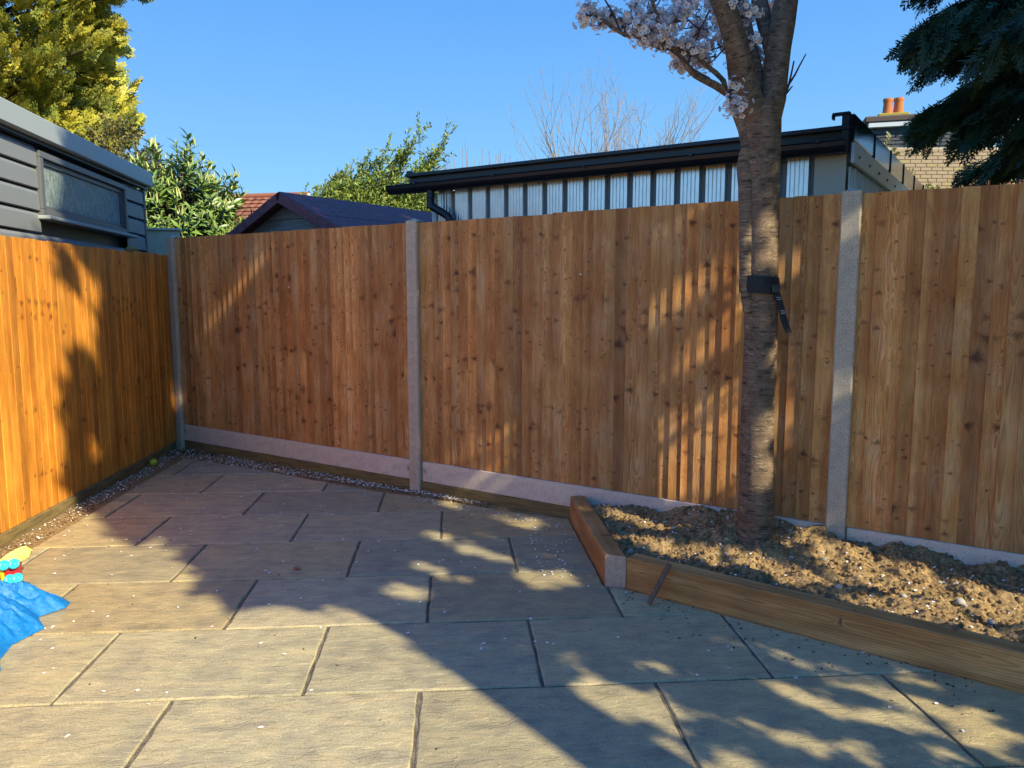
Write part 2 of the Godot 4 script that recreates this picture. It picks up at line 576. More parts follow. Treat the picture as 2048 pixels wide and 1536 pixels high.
	var sw := mottle(111, 256, [Color(0.50, 0.50, 0.50), Color(0.60, 0.59, 0.58), Color(0.66, 0.65, 0.63)], 0.02, 0.1, 0.25, 8.0, 1.0)
	M.shed_board = tmat(sw, 0.85, 0.1, Vector3(1, 1, 1), "world")
	M.roof_tile = mat(lin(0.36, 0.13, 0.075), 0.85)
	M.roof_tile.vertex_color_use_as_albedo = true
	M.brick = mat(lin(0.42, 0.31, 0.20), 0.9)
	M.brick.vertex_color_use_as_albedo = true
	M.brick_joint = mat(lin(0.48, 0.43, 0.35), 0.95)
	M.slate = mat(lin(0.07, 0.075, 0.085), 0.6)
	M.slate.vertex_color_use_as_albedo = true
	M.terracotta = mat(lin(0.55, 0.17, 0.05), 0.8)
	M.lichen = mat(lin(0.45, 0.33, 0.06), 0.95)
	M.render = tmat(concrete_tex(121, Color(0.90, 0.84, 0.72), Color(0.82, 0.765, 0.65), 0.15), 0.95, 0.2, Vector3(1.2, 1.2, 1.2), "world")
	M.white_paint = mat(lin(0.72, 0.74, 0.76), 0.5)
	M.strap = mat(lin(0.012, 0.014, 0.02), 0.7)
	M.print = mat(lin(0.6, 0.6, 0.62), 0.7)
	var tp := mottle(131, 256, [Color(0.06, 0.43, 0.74), Color(0.10, 0.50, 0.80), Color(0.18, 0.58, 0.86)], 0.05, 0.3, 0.25)
	M.tarp = tmat(tp, 0.36, 0.7, Vector3(3.5, 3.5, 3.5), "object")
	M.toy_red = mat(lin(0.55, 0.02, 0.03), 0.35)
	M.toy_yellow = mat(lin(0.85, 0.62, 0.02), 0.35)
	M.toy_pale = mat(lin(0.85, 0.76, 0.20), 0.35)
	M.toy_cyan = mat(lin(0.03, 0.50, 0.65), 0.35)
	M.ball = mat(lin(0.55, 0.55, 0.03), 0.6)
	M.stone = mat(Color.WHITE, 0.9)
	M.stone.vertex_color_use_as_albedo = true
	M.driftwood = tmat(mottle(141, 256, [Color(0.38, 0.27, 0.20), Color(0.48, 0.36, 0.27), Color(0.56, 0.45, 0.35)], 0.03, 0.12, 0.3, 1.0, 5.0), 0.9, 0.2, Vector3(6, 6, 6), "object")
	M.dry_grass = mat(lin(0.55, 0.22, 0.07), 0.9)
	M.dry_grass.vertex_color_use_as_albedo = true

# ------------------------------------------------------------------ the setting
func patio_outline() -> PackedVector2Array:
	var p := PackedVector2Array()
	for q in [Vector2(-2.58, -1.6), Vector2(3.6, -1.6)]: p.append(q)
	p.append(to_uv(Vector3(2.94, 0, -1.97)) + Vector2(0, -0.01))
	p.append(to_uv(Vector3(0.575, 0, -3.785)))
	p.append(to_uv(Vector3(0.475, 0, -3.825)))
	p.append(to_uv(Vector3(0.38, 0, -5.00)))
	for q in [Vector2(0.30, 5.21), Vector2(-0.195, 5.56), Vector2(-0.62, 5.79), Vector2(-1.0, 6.08), Vector2(-1.48, 6.45), Vector2(-1.95, 6.78), Vector2(-2.48, 7.12)]: p.append(q)
	return p

func slab(parent: Node, poly: PackedVector2Array) -> void:
	if Geometry2D.is_polygon_clockwise(poly): poly.reverse()
	var ring := PackedVector2Array()          # wavering split edges
	for k in poly.size():
		var a := poly[k]
		var b := poly[(k + 1) % poly.size()]
		var m := maxi(1, int((b - a).length() / 0.055))
		for j in m:
			var nn := (b - a).normalized().orthogonal()
			ring.append(a.lerp(b, float(j) / m) + nn * rf(-0.0028, 0.0028))
	var inner := PackedVector2Array()
	for k in ring.size():
		var d := (ring[(k + 1) % ring.size()] - ring[k - 1]).normalized()
		inner.append(ring[k] + Vector2(-d.y, d.x) * rf(0.004, 0.009))
	var idx := Geometry2D.triangulate_polygon(inner)
	if idx.is_empty():
		ring = poly
		inner = poly
		idx = Geometry2D.triangulate_polygon(inner)
	var mb := MB.new()
	var off := Vector2(rf(0, 9), rf(0, 9))
	var swap := rng.randf() < 0.5
	var g := rf(0.77, 1.12)
	var warm := rf(-0.08, 0.08)
	mb.col = Color(g * (1.0 + warm), g, g * (1.0 - warm * 1.6))
	var tilt := Vector2(rf(-0.003, 0.003), rf(-0.003, 0.003))
	var mid := Vector2.ZERO
	for q in inner: mid += q / inner.size()
	var P := func(q: Vector2, y: float) -> Vector3: return pu(q.x, q.y, y + (q - mid).dot(tilt))
	var T := func(q: Vector2) -> Vector2: return (Vector2(-q.x, -q.y) if swap else q) + off
	for k in range(0, idx.size(), 3):
		var a := inner[idx[k]]; var b := inner[idx[k + 1]]; var c := inner[idx[k + 2]]
		if (b - a).cross(c - a) < 0:
			var h := b
			b = c
			c = h
		mb.tri(P.call(a, 0.0), P.call(b, 0.0), P.call(c, 0.0), T.call(a), T.call(b), T.call(c))
	for k in ring.size():
		var j := (k + 1) % ring.size()
		mb.quad(P.call(inner[k], 0.0), P.call(ring[k], -0.005), P.call(ring[j], -0.005), P.call(inner[j], 0.0), T.call(inner[k]), T.call(ring[k]), T.call(ring[j]), T.call(inner[j]))
		mb.quad(P.call(ring[k], -0.005), P.call(ring[k], -0.028), P.call(ring[j], -0.028), P.call(ring[j], -0.005), T.call(ring[k]), T.call(ring[k]), T.call(ring[j]), T.call(ring[j]))
	put(mb, "paving_slab", M.slab, parent)

func patio() -> void:
	var root := thing("patio", "", "")
	root.set_meta("kind", "structure")
	var outline := patio_outline()
	var bed := MB.new()
	prism(bed, outline, Transform3D(pu(1, 0), pu(0, 1), Vector3.UP, Vector3(0, -0.03, 0)), 0.0225)
	put(bed, "mortar_joints", M.mortar, root)
	var starts := {-1: -1.058, 0: -0.585, 1: -1.05, 2: -0.588, 3: -1.01, 4: -0.542, 5: -1.02, 6: -0.52}
	for k in range(-8, 8):
		var v0 := 2.787 + 0.6095 * k + 0.006
		var v1 := v0 + 0.6095 - 0.010
		var u0: float = starts.get(k, -1.058 if posmod(k, 2) == 1 else -0.585)
		for j in range(-4, 6):
			var a := u0 + 0.911 * j + 0.007
			var b := a + 0.911 - 0.014
			for piece in Geometry2D.intersect_polygons(PackedVector2Array([Vector2(a, v0), Vector2(b, v0), Vector2(b, v1), Vector2(a, v1)]), outline):
				if piece.size() >= 3: slab(root, piece)

func ground() -> void:
	var mb := MB.new()
	var s := 120.0
	mb.quad(Vector3(-s, -0.035, s), Vector3(s, -0.035, s), Vector3(s, -0.035, -s), Vector3(-s, -0.035, -s))
	tag(put(mb, "ground", M.ground), "", "", "", "structure")
	# bare earth between paving and fences
	var e := MB.new()
	var nz := noise(5, 3.0, 4)
	var H := func(u: float, v: float) -> float: return -0.016 + 0.016 * nz.get_noise_2d(u, v)
	for i in 130:
		for j in 210:
			var u := -2.8 + i * 0.03
			var v := 1.0 + j * 0.03
			var p := pu(u, v)
			if (p - FO).dot(FN) < -0.02 or (u > -2.5 and (p - FO).dot(FN) > 0.75): continue
			var q := [Vector2(u, v), Vector2(u + 0.03, v), Vector2(u + 0.03, v + 0.03), Vector2(u, v + 0.03)]
			var w := []
			for x in q: w.append(pu(x.x, x.y, H.call(x.x, x.y)))
			e.quad(w[0], w[1], w[2], w[3])
	tag(put(e, "bare_earth", M.soil), "", "", "", "structure")

func board_mesh(width: float, y0: float, y1: float, tl: float, tr: float, backl: float, strip: int, strips: int, tint: Color, flip: bool) -> MB:
	# feather-edge board: local x along the fence, y up, z out; thick on its left
	var mb := MB.new()
	mb.col = tint
	var hw := width * 0.5
	var pr2 := [Vector2(-hw, backl), Vector2(hw, 0.0), Vector2(hw, tr), Vector2(hw - 0.003, tr + 0.0012), Vector2(-hw + 0.002, backl + tl), Vector2(-hw, backl + tl - 0.002)]
	var us := []
	for q in pr2:
		var f: float = (q.x + hw) / width
		us.append((strip + clampf(1.0 - f if flip else f, 0.02, 0.98)) / strips)
	var h := y1 - y0
	var v0 := rf(0.0, 0.06)
	var vv := [1.0 - v0 * 0.5, 0.04 - v0 * 0.5]
	var rows := 4
	var wob := []
	for r in rows + 1: wob.append(rf(-0.0016, 0.0016))
	for k in pr2.size():
		var j := (k + 1) % pr2.size()
		for r in rows:
			var ya := y0 + h * r / rows
			var yb := y0 + h * (r + 1) / rows
			var va: float = lerpf(vv[0], vv[1], float(r) / rows)
			var vb: float = lerpf(vv[0], vv[1], float(r + 1) / rows)
			mb.quad(Vector3(pr2[k].x, ya, pr2[k].y + wob[r]), Vector3(pr2[k].x, yb, pr2[k].y + wob[r + 1]), Vector3(pr2[j].x, yb, pr2[j].y + wob[r + 1]), Vector3(pr2[j].x, ya, pr2[j].y + wob[r]),
				Vector2(us[k], va), Vector2(us[k], vb), Vector2(us[j], vb), Vector2(us[j], va))
	for k in range(1, pr2.size() - 1):
		mb.tri(Vector3(pr2[0].x, y1, pr2[0].y + wob[rows]), Vector3(pr2[k + 1].x, y1, pr2[k + 1].y + wob[rows]), Vector3(pr2[k].x, y1, pr2[k].y + wob[rows]), Vector2(us[0], vv[1]), Vector2(us[k + 1], vv[1]), Vector2(us[k], vv[1]))
	return mb

func board_tint(spread: float) -> Color:
	var g := rf(1.0 - spread, 1.0 + spread)
	var w := rf(-0.07, 0.07)
	return Color(g * (1.0 + w), g, g * (1.0 - w * 1.5))

func back_fence() -> void:
	var root := thing("closeboard_fence", "tall brown feather-edge board fence between concrete posts behind the patio", "fence", FO)
	var X := Transform3D(FD, Vector3.UP, FN, Vector3.ZERO)
	var strip := 0
	for bay in 3:
		var s0 := -6.06 + 3.03 * bay + 0.052
		var s1 := s0 + 3.03 - 0.104
		if bay == 2: s1 = s0 + 1.9
		var k := 0
		var s := s0 - 0.012
		var top: float = 2.02 + [0.0, 0.004, -0.002][bay]
		while s < s1 - 0.02:
			var width := rf(0.097, 0.102)
			var y1: float = top + rf(-0.002, 0.002)
			if bay == 1 and s < -1.9: y1 -= 0.008
			var o := put(board_mesh(width, 0.222, y1, 0.0155, 0.004, 0.0065, strip % 24, 24, board_tint(0.25), rng.randf() < 0.3), "fence_board", M.board, root)
			o.transform = X * Transform3D(Basis(Vector3(0, 0, 1), rf(-0.0012, 0.0012)), Vector3(s + width * 0.5, 0, -0.014 + rf(-0.0012, 0.0012)))
			s += 0.0772 + rf(-0.003, 0.003)
			strip += 1
			k += 1
		# concrete gravel board and the timber edging below it
		var len := s1 - s0
		var g := MB.new()
		box(g, X * Transform3D(Basis.IDENTITY, Vector3((s0 + s1) * 0.5, 0.142, -0.012)), Vector3(len - 0.004, 0.155, 0.05), 0.004)
		var gb := put(g, "gravel_board", M.gravel_board, root)
		var ed := MB.new()
		box(ed, X * Transform3D(Basis.IDENTITY, Vector3((s0 + s1) * 0.5, 0.017, 0.0)), Vector3(len - 0.006, 0.09, 0.04), 0.003)
		put(ed, "timber_edging", M.edging, root)
		# brackets with a bolt at each end, a bolt hole in the middle
		for e in [s0 + 0.028, s1 - 0.028]:
			if bay == 2 and e > s0 + 0.1: continue
			var br := MB.new()
			box(br, X * Transform3D(Basis.IDENTITY, Vector3(e, 0.150, 0.0155)), Vector3(0.042, 0.05, 0.004), 0.001)
			var b := put(br, "bracket", M.post, root)
			var bo := MB.new()
			lathe(bo, X * Transform3D(Basis(Vector3.RIGHT, PI / 2), Vector3(e, 0.152, 0.0175)), [Vector2(0.007, 0), Vector2(0.007, 0.004), Vector2(0.004, 0.007), Vector2(0.0, 0.0075)], 10)
			put(bo, "bolt", M.bolt, b)
		# rails behind the boards
		for y in [0.45, 1.1, 1.75]:
			var rl := MB.new()
			box(rl, X * Transform3D(Basis.IDENTITY, Vector3((s0 + s1) * 0.5, y, -0.045)), Vector3(len, 0.075, 0.05), 0.003)
			put(rl, "rail", M.edging, root)
	for i in 3:
		var s := -6.06 + 3.03 * i
		var mb := MB.new()
		# slotted concrete post with a weathered point
		var w := 0.05
		var prof := PackedVector2Array([Vector2(-w, -0.055), Vector2(w, -0.055), Vector2(w, -0.035), Vector2(w - 0.018, -0.03), Vector2(w - 0.018, 0.005), Vector2(w, 0.012), Vector2(w, 0.038), Vector2(w - 0.007, 0.045), Vector2(-w + 0.007, 0.045), Vector2(-w, 0.038), Vector2(-w, 0.012), Vector2(-w + 0.018, 0.005), Vector2(-w + 0.018, -0.03), Vector2(-w, -0.035)])
		var Xp := X * Transform3D(Basis(Vector3.RIGHT, -PI / 2), Vector3(s, -0.1, 0))
		Xp.basis = Basis(FD, FN, Vector3.UP)
		prism(mb, prof, Xp, 2.13)
		# low four-way cap
		var y := 2.03
		var cs := [Vector3(-w + .004, y, -0.055), Vector3(w - .004, y, -0.055), Vector3(w - .004, y, 0.043), Vector3(-w + .004, y, 0.043)]
		for q in 4:
			mb.tri(X * cs[q] + FD * s, X * Vector3(0, y + 0.022, -0.006) + FD * s, X * cs[(q + 1) % 4] + FD * s)
		put(mb, "concrete_post", M.post, root)

func side_fence() -> void:
	var root := thing("side_fence", "sunlit orange-stained board fence along the left side of the patio", "fence", pu(-2.73, 0))
	# local: x away from us, y up, z towards the patio
	var X := Transform3D(pu(0, 1), Vector3.UP, pu(1, 0), Vector3.ZERO)
	var v := 1.6
	var i := 0
	while v < 7.64:
		var width := rf(0.098, 0.106)
		var y1 := 1.845 + rf(-0.006, 0.006) + (0.012 if v > 6.9 else 0.0)
		var o := put(board_mesh(width, 0.062, y1, 0.0062, 0.004, 0.002, i % 16, 16, board_tint(0.15), rng.randf() < 0.4), "fence_board", M.side_board, root)
		o.transform = X * Transform3D(Basis(Vector3(0, 0, 1), rf(-0.003, 0.003)), Vector3(v + width * 0.5, 0, -0.014 + rf(-0.001, 0.001)))
		v += 0.084 + rf(-0.004, 0.004)
		i += 1
	var g := MB.new()
	box(g, X * Transform3D(Basis.IDENTITY, Vector3(4.55, 0.01, -0.002)), Vector3(5.9, 0.1, 0.03), 0.004)
	put(g, "base_board", M.edging, root)
	for y in [0.35, 1.0, 1.6]:
		var r := MB.new()
		box(r, X * Transform3D(Basis.IDENTITY, Vector3(4.55, y, -0.045)), Vector3(5.9, 0.07, 0.05), 0.003)
		put(r, "rail", M.edging, root)
	var cap := MB.new()
	box(cap, X * Transform3D(Basis.IDENTITY, Vector3(7.2, 0.95, -0.14)), Vector3(0.1, 1.92, 0.1), 0.02)
	put(cap, "end_post", M.edging, root)

# ------------------------------------------------------------------ raised bed
const W1 := Vector3(0.58, 0, -3.80)
var WD := Vector3(0.788, 0, 0.616)

func sleeper(root: Node, a: Vector3, b: Vector3, side: Vector3, y: float, h: float, w: float, strip: int, skew0 := 0.0) -> void:
	# a-b is the front bottom edge, side points inwards
	var d := (b - a).normalized()
	var L := (b - a).length()
	var mb := MB.new()
	var seg := 12
	var bev := 0.006
	# profile (inwards, up) with worn arrises
	var prof := [Vector2(0, 0), Vector2(0, h - bev), Vector2(bev * 0.4, h - bev * 0.4), Vector2(bev, h), Vector2(w - bev, h), Vector2(w, h - bev), Vector2(w, 0)]
	var us := [0.02, 0.60, 0.62, 0.64, 0.98, 0.62, 0.02]
	var rows := []
	for k in seg + 1:
		var t := float(k) / seg
		var row := []
		for q in prof:
			var sk: float = skew0 * (1.0 - t) * q.x
			row.append(a + d * (L * t + sk) + side * (q.x + rf(-0.0012, 0.0012)) + Vector3(0, y + q.y + rf(-0.001, 0.001), 0))
		rows.append(row)
	for k in seg:
		for j in prof.size() - 1:
			var ua: float = (strip + us[j]) / 4.0
			var ub: float = (strip + us[j + 1]) / 4.0
			var va := L * k / seg / 2.4
			var vb := L * (k + 1) / seg / 2.4
			mb.quad_out(rows[k][j], rows[k + 1][j], rows[k + 1][j + 1], rows[k][j + 1], (side * -1.0 if j < 2 else (Vector3.UP if j < 4 else side)), no_uv)
			var c0 := mb.v.size() - 4
			for z in 4:      # uv of the four corners by where they are
				var p := mb.v[c0 + z]
				var isb := p.distance_to(rows[k + 1][j]) < 1e-5 or p.distance_to(rows[k + 1][j + 1]) < 1e-5
				var is2 := p.distance_to(rows[k][j + 1]) < 1e-5 or p.distance_to(rows[k + 1][j + 1]) < 1e-5
				mb.t[c0 + z] = Vector2(ub if is2 else ua, vb if isb else va)
	var s := put(mb, "sleeper", M.sleeper, root)
	for e in [0, seg]:
		var cap := MB.new()
		cap.col = Color(1.0, 0.86, 0.80)
		var m := Vector3.ZERO
		for p in rows[e]: m += p / prof.size()
		for j in prof.size():
			var p: Vector3 = rows[e][j]
			var q: Vector3 = rows[e][(j + 1) % prof.size()]
			if e == 0: cap.tri(m, p, q, Vector2(0.4, 0.4), Vector2(0.4 + (p - m).dot(side), 0.4 + (p - m).y), Vector2(0.4 + (q - m).dot(side), 0.4 + (q - m).y))
			else: cap.tri(m, q, p, Vector2(0.4, 0.4), Vector2(0.4 + (q - m).dot(side), 0.4 + (q - m).y), Vector2(0.4 + (p - m).dot(side), 0.4 + (p - m).y))
		put(cap, "end_grain", M.end_grain, s)

func raised_bed() -> void:
	M.end_grain = tmat(mottle(151, 256, [Color(0.78, 0.60, 0.50), Color(0.84, 0.68, 0.57), Color(0.88, 0.73, 0.63)], 0.03, 0.15, 0.25), 0.85, 0.15, Vector3(3, 3, 1))
	var root := thing("raised_bed", "raised bed edging of orange-brown timber sleepers in front of the fence", "raised bed")
	var inl := Vector3(WD.z, 0, -WD.x)          # inwards from the long sleeper
	sleeper(root, Vector3(0.585, 0, -3.797), W1 + WD * 3.0, inl, -0.03, 0.187, 0.10, 0)
	var d := (Vector3(0.386, 0, -4.985) - Vector3(0.481, 0, -3.833)).normalized()
	sleeper(root, Vector3(0.481, 0, -3.833), Vector3(0.386, 0, -4.985), Vector3(-d.z, 0, d.x), -0.03, 0.192, 0.10, 2, -0.33)

var soil_n: FastNoiseLite
var soil_m: FastNoiseLite
func soil_y(p: Vector3) -> float:
	var t := (p - FO).dot(FN)
	var s := (p - FO).dot(FD)
	var near := clampf(1.0 - t / 0.5, 0.0, 1.0)
	var y := 0.10 + near * 0.05 + 0.05 * soil_m.get_noise_2d(p.x, p.z) + 0.021 * soil_n.get_noise_2d(p.x, p.z)
	y += 0.055 * exp(-pow((s + 0.62) / 0.3, 2.0)) * near + 0.03 * exp(-pow((s + 0.05) / 0.25, 2.0)) * near
	y += 0.05 * exp(-Vector2(p.x - 1.355, p.z + 4.17).length_squared() / 0.035)
	y -= 0.05 * exp(-pow((s + 1.6) / 0.25, 2.0)) * near
	return y

func in_bed(p: Vector3, m := 0.0) -> bool:
	var inl := Vector3(WD.z, 0, -WD.x)
	if (p - W1).dot(inl) < 0.05 + m: return false
	if (p - FO).dot(FN) < 0.0: return false
	var d := (Vector3(0.386, 0, -4.985) - Vector3(0.481, 0, -3.833)).normalized()
	return (p - Vector3(0.481, 0, -3.833)).dot(Vector3(-d.z, 0, d.x)) > 0.05 + m

func soil() -> void:
	soil_n = noise(201, 15.0, 5)
	soil_m = noise(202, 3.2, 2)
	var mb := MB.new()
	var st := 0.0125
	var grid := {}
	for i in range(-150, 190):
		for j in 130:
			var p := fp(i * st, 0, j * st)
			if not in_bed(p, -0.03): continue
			p.y = soil_y(p)
			grid[Vector2i(i, j)] = mb.vert(p, Vector3.UP, Vector2.ZERO)
	for k in grid:
		var b = grid.get(k + Vector2i(1, 0)); var c = grid.get(k + Vector2i(1, 1)); var d = grid.get(k + Vector2i(0, 1))
		if b == null or c == null or d == null: continue
		var a: int = grid[k]
		mb.ix.append_array([a, b, c, a, c, d])
	# normals from the slope
	for i in mb.v.size():
		var p := mb.v[i]
		var dx := soil_y(p + Vector3(0.006, 0, 0)) - soil_y(p - Vector3(0.006, 0, 0))
		var dz := soil_y(p + Vector3(0, 0, 0.006)) - soil_y(p - Vector3(0, 0, 0.006))
		mb.n[i] = Vector3(-dx, 0.012, -dz).normalized()
	tag(put(mb, "soil", M.soil), "", "", "", "structure")
	# clods and grit
	var lump := lump_mesh(3, 0.35)
	var where := []
	var cols := []
	while where.size() < 6500:
		var p := fp(rf(-1.8, 1.5), 0, rf(0.02, 1.5))
		if not in_bed(p, 0.04): continue
		var sz := 0.002 + 0.012 * pow(rng.randf(), 4.5)
		p.y = soil_y(p) + sz * 0.3
		where.append(Transform3D(Basis.from_euler(Vector3(rf(0, 6), rf(0, 6), rf(0, 6))) * Basis.from_scale(Vector3(sz, sz * rf(0.6, 1), sz * rf(0.7, 1.2))), p))
		var g := rf(0.6, 1.25)
		cols.append(Color(g, g * rf(0.94, 1), g * rf(0.88, 1)))
	tag(multi("soil_clods", lump, M.clod, self, where, cols), "crumbly brown clods and grit lying on the raised bed", "soil", "", "stuff")
	# roots and twig litter
	var lit := MB.new()
	for k in 90:
		var p := fp(rf(-1.7, 1.2), 0, rf(0.05, 1.2))
		if not in_bed(p, 0.06): continue
		p.y = soil_y(p) + 0.004
		var d := Vector3(rf(-1, 1), 0, rf(-1, 1)).normalized() * rf(0.02, 0.07)
		var q := p + d
		q.y = soil_y(q) + 0.006
		tube(lit, [p, p.lerp(q, 0.5) + Vector3(0, rf(0.002, 0.012), 0), q], [0.0014, 0.0016, 0.0008], 4, false)
	tag(put(lit, "twig_litter", M.twig), "thin dark roots and twig ends lying over the soil", "litter", "", "stuff")
	# stones that can be told apart
	var names := ["rounded grey-brown stone half sunk in the soil of the raised bed"]
	for k in 26:
		var p := fp(rf(-1.55, 1.2), 0, rf(0.08, 1.2))
		if not in_bed(p, 0.05): continue
		var sz := rf(0.011, 0.022)
		p.y = soil_y(p) + sz * 0.35
		var o := put(lump_mesh(300 + k, 0.2), "stone", M.stone, self, p)
		o.basis = Basis.from_euler(Vector3(rf(-.4, .4), rf(0, 6), 0)) * Basis.from_scale(Vector3(sz * rf(1, 1.3), sz * 0.75, sz))
		tag(o, names[0], "stone", "stones in the raised bed")

func lump_mesh(seed_: int, amp: float) -> ArrayMesh:
	var mb := MB.new()
	var nz := noise(seed_, 0.9, 2)
	var la := 6
	var lo := 9
	var g := rf(0.28, 0.5)
	mb.col = Color(g, g * 0.88, g * 0.72)
	for i in la + 1:
		for k in lo + 1:
			var a := PI * i / la
			var b := TAU * (k % lo) / lo
			var d := Vector3(sin(a) * cos(b), cos(a), sin(a) * sin(b))
			var r := 1.0 + amp * nz.get_noise_3dv(d * 1.3) * 2.0
			mb.vert(d * r, d, Vector2.ZERO)
	for i in la:
		for k in lo:
			var q := i * (lo + 1) + k
			mb.ix.append_array([q, q + lo + 2, q + 1, q, q + lo + 1, q + lo + 2])
	if seed_ < 300:
		for i in mb.c.size(): mb.c[i] = Color.WHITE
	return mb.mesh()

# ------------------------------------------------------------------ sun gaps between the boughs
var shafts := PackedFloat32Array([
	-0.24,0.00,-4.85,0.06,-0.08,0.00,-4.68,0.06,-0.48,0.00,-4.64,0.07,-0.28,0.00,-4.45,0.08,-0.11,0.00,-4.27,0.07,-0.49,0.00,-4.10,0.06,-0.36,0.00,-3.98,0.06,-0.53,0.00,-3.75,0.07,0.12,0.00,-3.89,0.06,0.22,0.00,-3.78,0.05,0.23,0.00,-3.96,0.06,0.35,0.00,-3.85,0.06,0.10,0.00,-4.87,0.05,0.18,0.00,-4.38,0.04,-0.49,0.00,-5.35,0.05,-0.76,0.00,-5.27,0.03,-1.11,0.00,-5.48,0.04,-1.98,0.00,-6.44,0.03,
	-0.56,0.00,-3.42,0.05,-0.39,0.00,-3.31,0.07,-0.04,0.00,-3.19,0.06,0.04,0.00,-3.10,0.06,0.24,0.00,-3.06,0.07,0.31,0.00,-2.91,0.07,0.36,0.00,-3.28,0.04,0.49,0.00,-3.01,0.06,0.60,0.00,-2.95,0.07,0.26,0.00,-2.79,0.09,0.38,0.00,-2.70,0.12,0.50,0.00,-2.72,0.09,0.35,0.00,-2.57,0.06,0.44,0.00,-2.39,0.08,0.55,0.00,-2.36,0.07,0.55,0.00,-2.53,0.06,1.02,0.00,-2.77,0.09,1.14,0.00,-2.69,0.08,1.20,0.00,-2.61,0.05,1.36,0.00,-2.77,0.08,1.35,0.00,-2.57,0.08,1.54,0.00,-2.61,0.08,0.87,0.00,-2.50,0.09,0.67,0.00,-2.60,0.06,0.94,0.00,-3.17,0.05,1.08,0.00,-3.19,0.04,1.56,0.00,-2.84,0.05,1.68,0.00,-2.60,0.05,1.55,0.00,-2.43,0.07,1.42,0.00,-2.36,0.06,0.91,0.00,-2.41,0.05,0.79,0.00,-2.70,0.06,0.74,0.00,-2.91,0.05,0.74,0.00,-2.33,0.08,0.98,0.00,-2.39,0.07,1.13,0.00,-2.41,0.05,1.70,0.00,-2.47,0.05,1.17,0.00,-2.97,0.05,1.13,0.00,-3.08,0.05,1.31,0.00,-2.93,0.04,
	0.68,0.14,-4.73,0.05,0.75,0.14,-4.57,0.05,0.83,0.14,-4.50,0.04,0.63,0.14,-4.18,0.08,0.76,0.14,-4.10,0.09,0.93,0.14,-3.89,0.10,1.11,0.14,-3.97,0.10,1.23,0.14,-3.85,0.12,1.34,0.14,-3.71,0.12,1.05,0.14,-3.74,0.10,1.65,0.14,-4.05,0.09,1.74,0.14,-3.89,0.11,1.80,0.14,-3.74,0.13,1.92,0.14,-3.67,0.12,1.95,0.14,-3.51,0.13,2.07,0.14,-3.41,0.12,2.15,0.14,-3.30,0.12,2.21,0.14,-3.22,0.10,1.40,0.14,-3.36,0.05,1.57,0.14,-3.33,0.06,1.77,0.14,-3.24,0.10,1.90,0.14,-3.09,0.08,1.98,0.14,-2.99,0.06,1.23,0.14,-3.54,0.08,1.54,0.14,-3.60,0.04,0.55,0.14,-4.30,0.04,
	1.31,0.88,-4.48,0.10,1.31,0.67,-4.47,0.11,1.24,0.72,-4.52,0.10,1.32,0.49,-4.47,0.10,1.14,0.68,-4.59,0.09,1.03,0.60,-4.66,0.09,1.14,0.49,-4.59,0.09,0.95,0.53,-4.71,0.08,0.98,0.69,-4.70,0.06,0.84,0.45,-4.78,0.07,0.73,0.40,-4.86,0.06,1.25,0.39,-4.52,0.06,0.12,0.56,-5.26,0.05,0.29,0.61,-5.15,0.05,0.26,0.68,-5.17,0.04,-0.09,0.50,-5.40,0.05,-0.23,0.44,-5.49,0.03,0.39,0.66,-5.08,0.04,1.06,1.52,-4.64,0.05,0.99,1.44,-4.69,0.04,1.24,1.62,-4.52,0.05,1.31,1.67,-4.47,0.04,1.55,1.14,-4.32,0.03,1.55,1.01,-4.32,0.04,1.53,0.90,-4.33,0.03,1.55,1.68,-4.31,0.03,-1.68,1.44,-6.46,0.05,-1.84,1.36,-6.56,0.05,-1.53,1.52,-6.36,0.04,-2.56,1.53,-7.03,0.08,-2.63,1.35,-7.08,0.06,1.37,0.35,-4.43,0.04,0.52,0.27,-5.00,0.05,1.06,0.36,-4.64,0.06,0.90,0.30,-4.74,0.05,
	-3.17,1.45,-5.85,0.10,-3.18,1.60,-5.95,0.06,-3.16,1.23,-5.66,0.10,-3.16,1.11,-5.77,0.06,-3.28,0.62,-7.39,0.04,-3.29,0.46,-7.44,0.05,-3.16,0.31,-5.70,0.05,-3.15,1.38,-5.57,0.08,-3.14,1.31,-5.42,0.10,1.35,0.57,-4.10,0.05,1.39,0.49,-4.10,0.05,1.37,0.66,-4.10,0.03])
var shaft_uw := PackedVector3Array()
var UU := Vector3.ZERO      # across the sunlight
var WW := Vector3.ZERO      # up, square to the sunlight
var edge_n: FastNoiseLite

func sun_frame() -> void:
	var az := deg_to_rad(SUN_AZ)
	var el := deg_to_rad(SUN_EL)
	S = Vector3(sin(az) * cos(el), sin(el), -cos(az) * cos(el))
	UU = Vector3(-cos(az), 0, -sin(az))
	WW = Vector3(-sin(az) * sin(el), cos(el), cos(az) * sin(el))
	var fa := deg_to_rad(123.5)
	FD = Vector3(sin(fa), 0, -cos(fa))
	FN = Vector3(cos(fa), 0, sin(fa))
	for i in range(0, shafts.size(), 4):
		var p := Vector3(shafts[i], shafts[i + 1], shafts[i + 2])
		var r := shafts[i + 3]
		if p.y < 0.01 and p.dot(WW) < 1.45: r *= 0.5
		elif p.y < 0.01 and p.dot(UU) > 2.1: r = r * 0.95 + 0.02
		elif p.y > 0.1 and p.y < 0.2: r *= 1.25
		shaft_uw.append(Vector3(p.dot(UU), p.dot(WW), r))
	edge_n = noise(9, 1.4, 4)

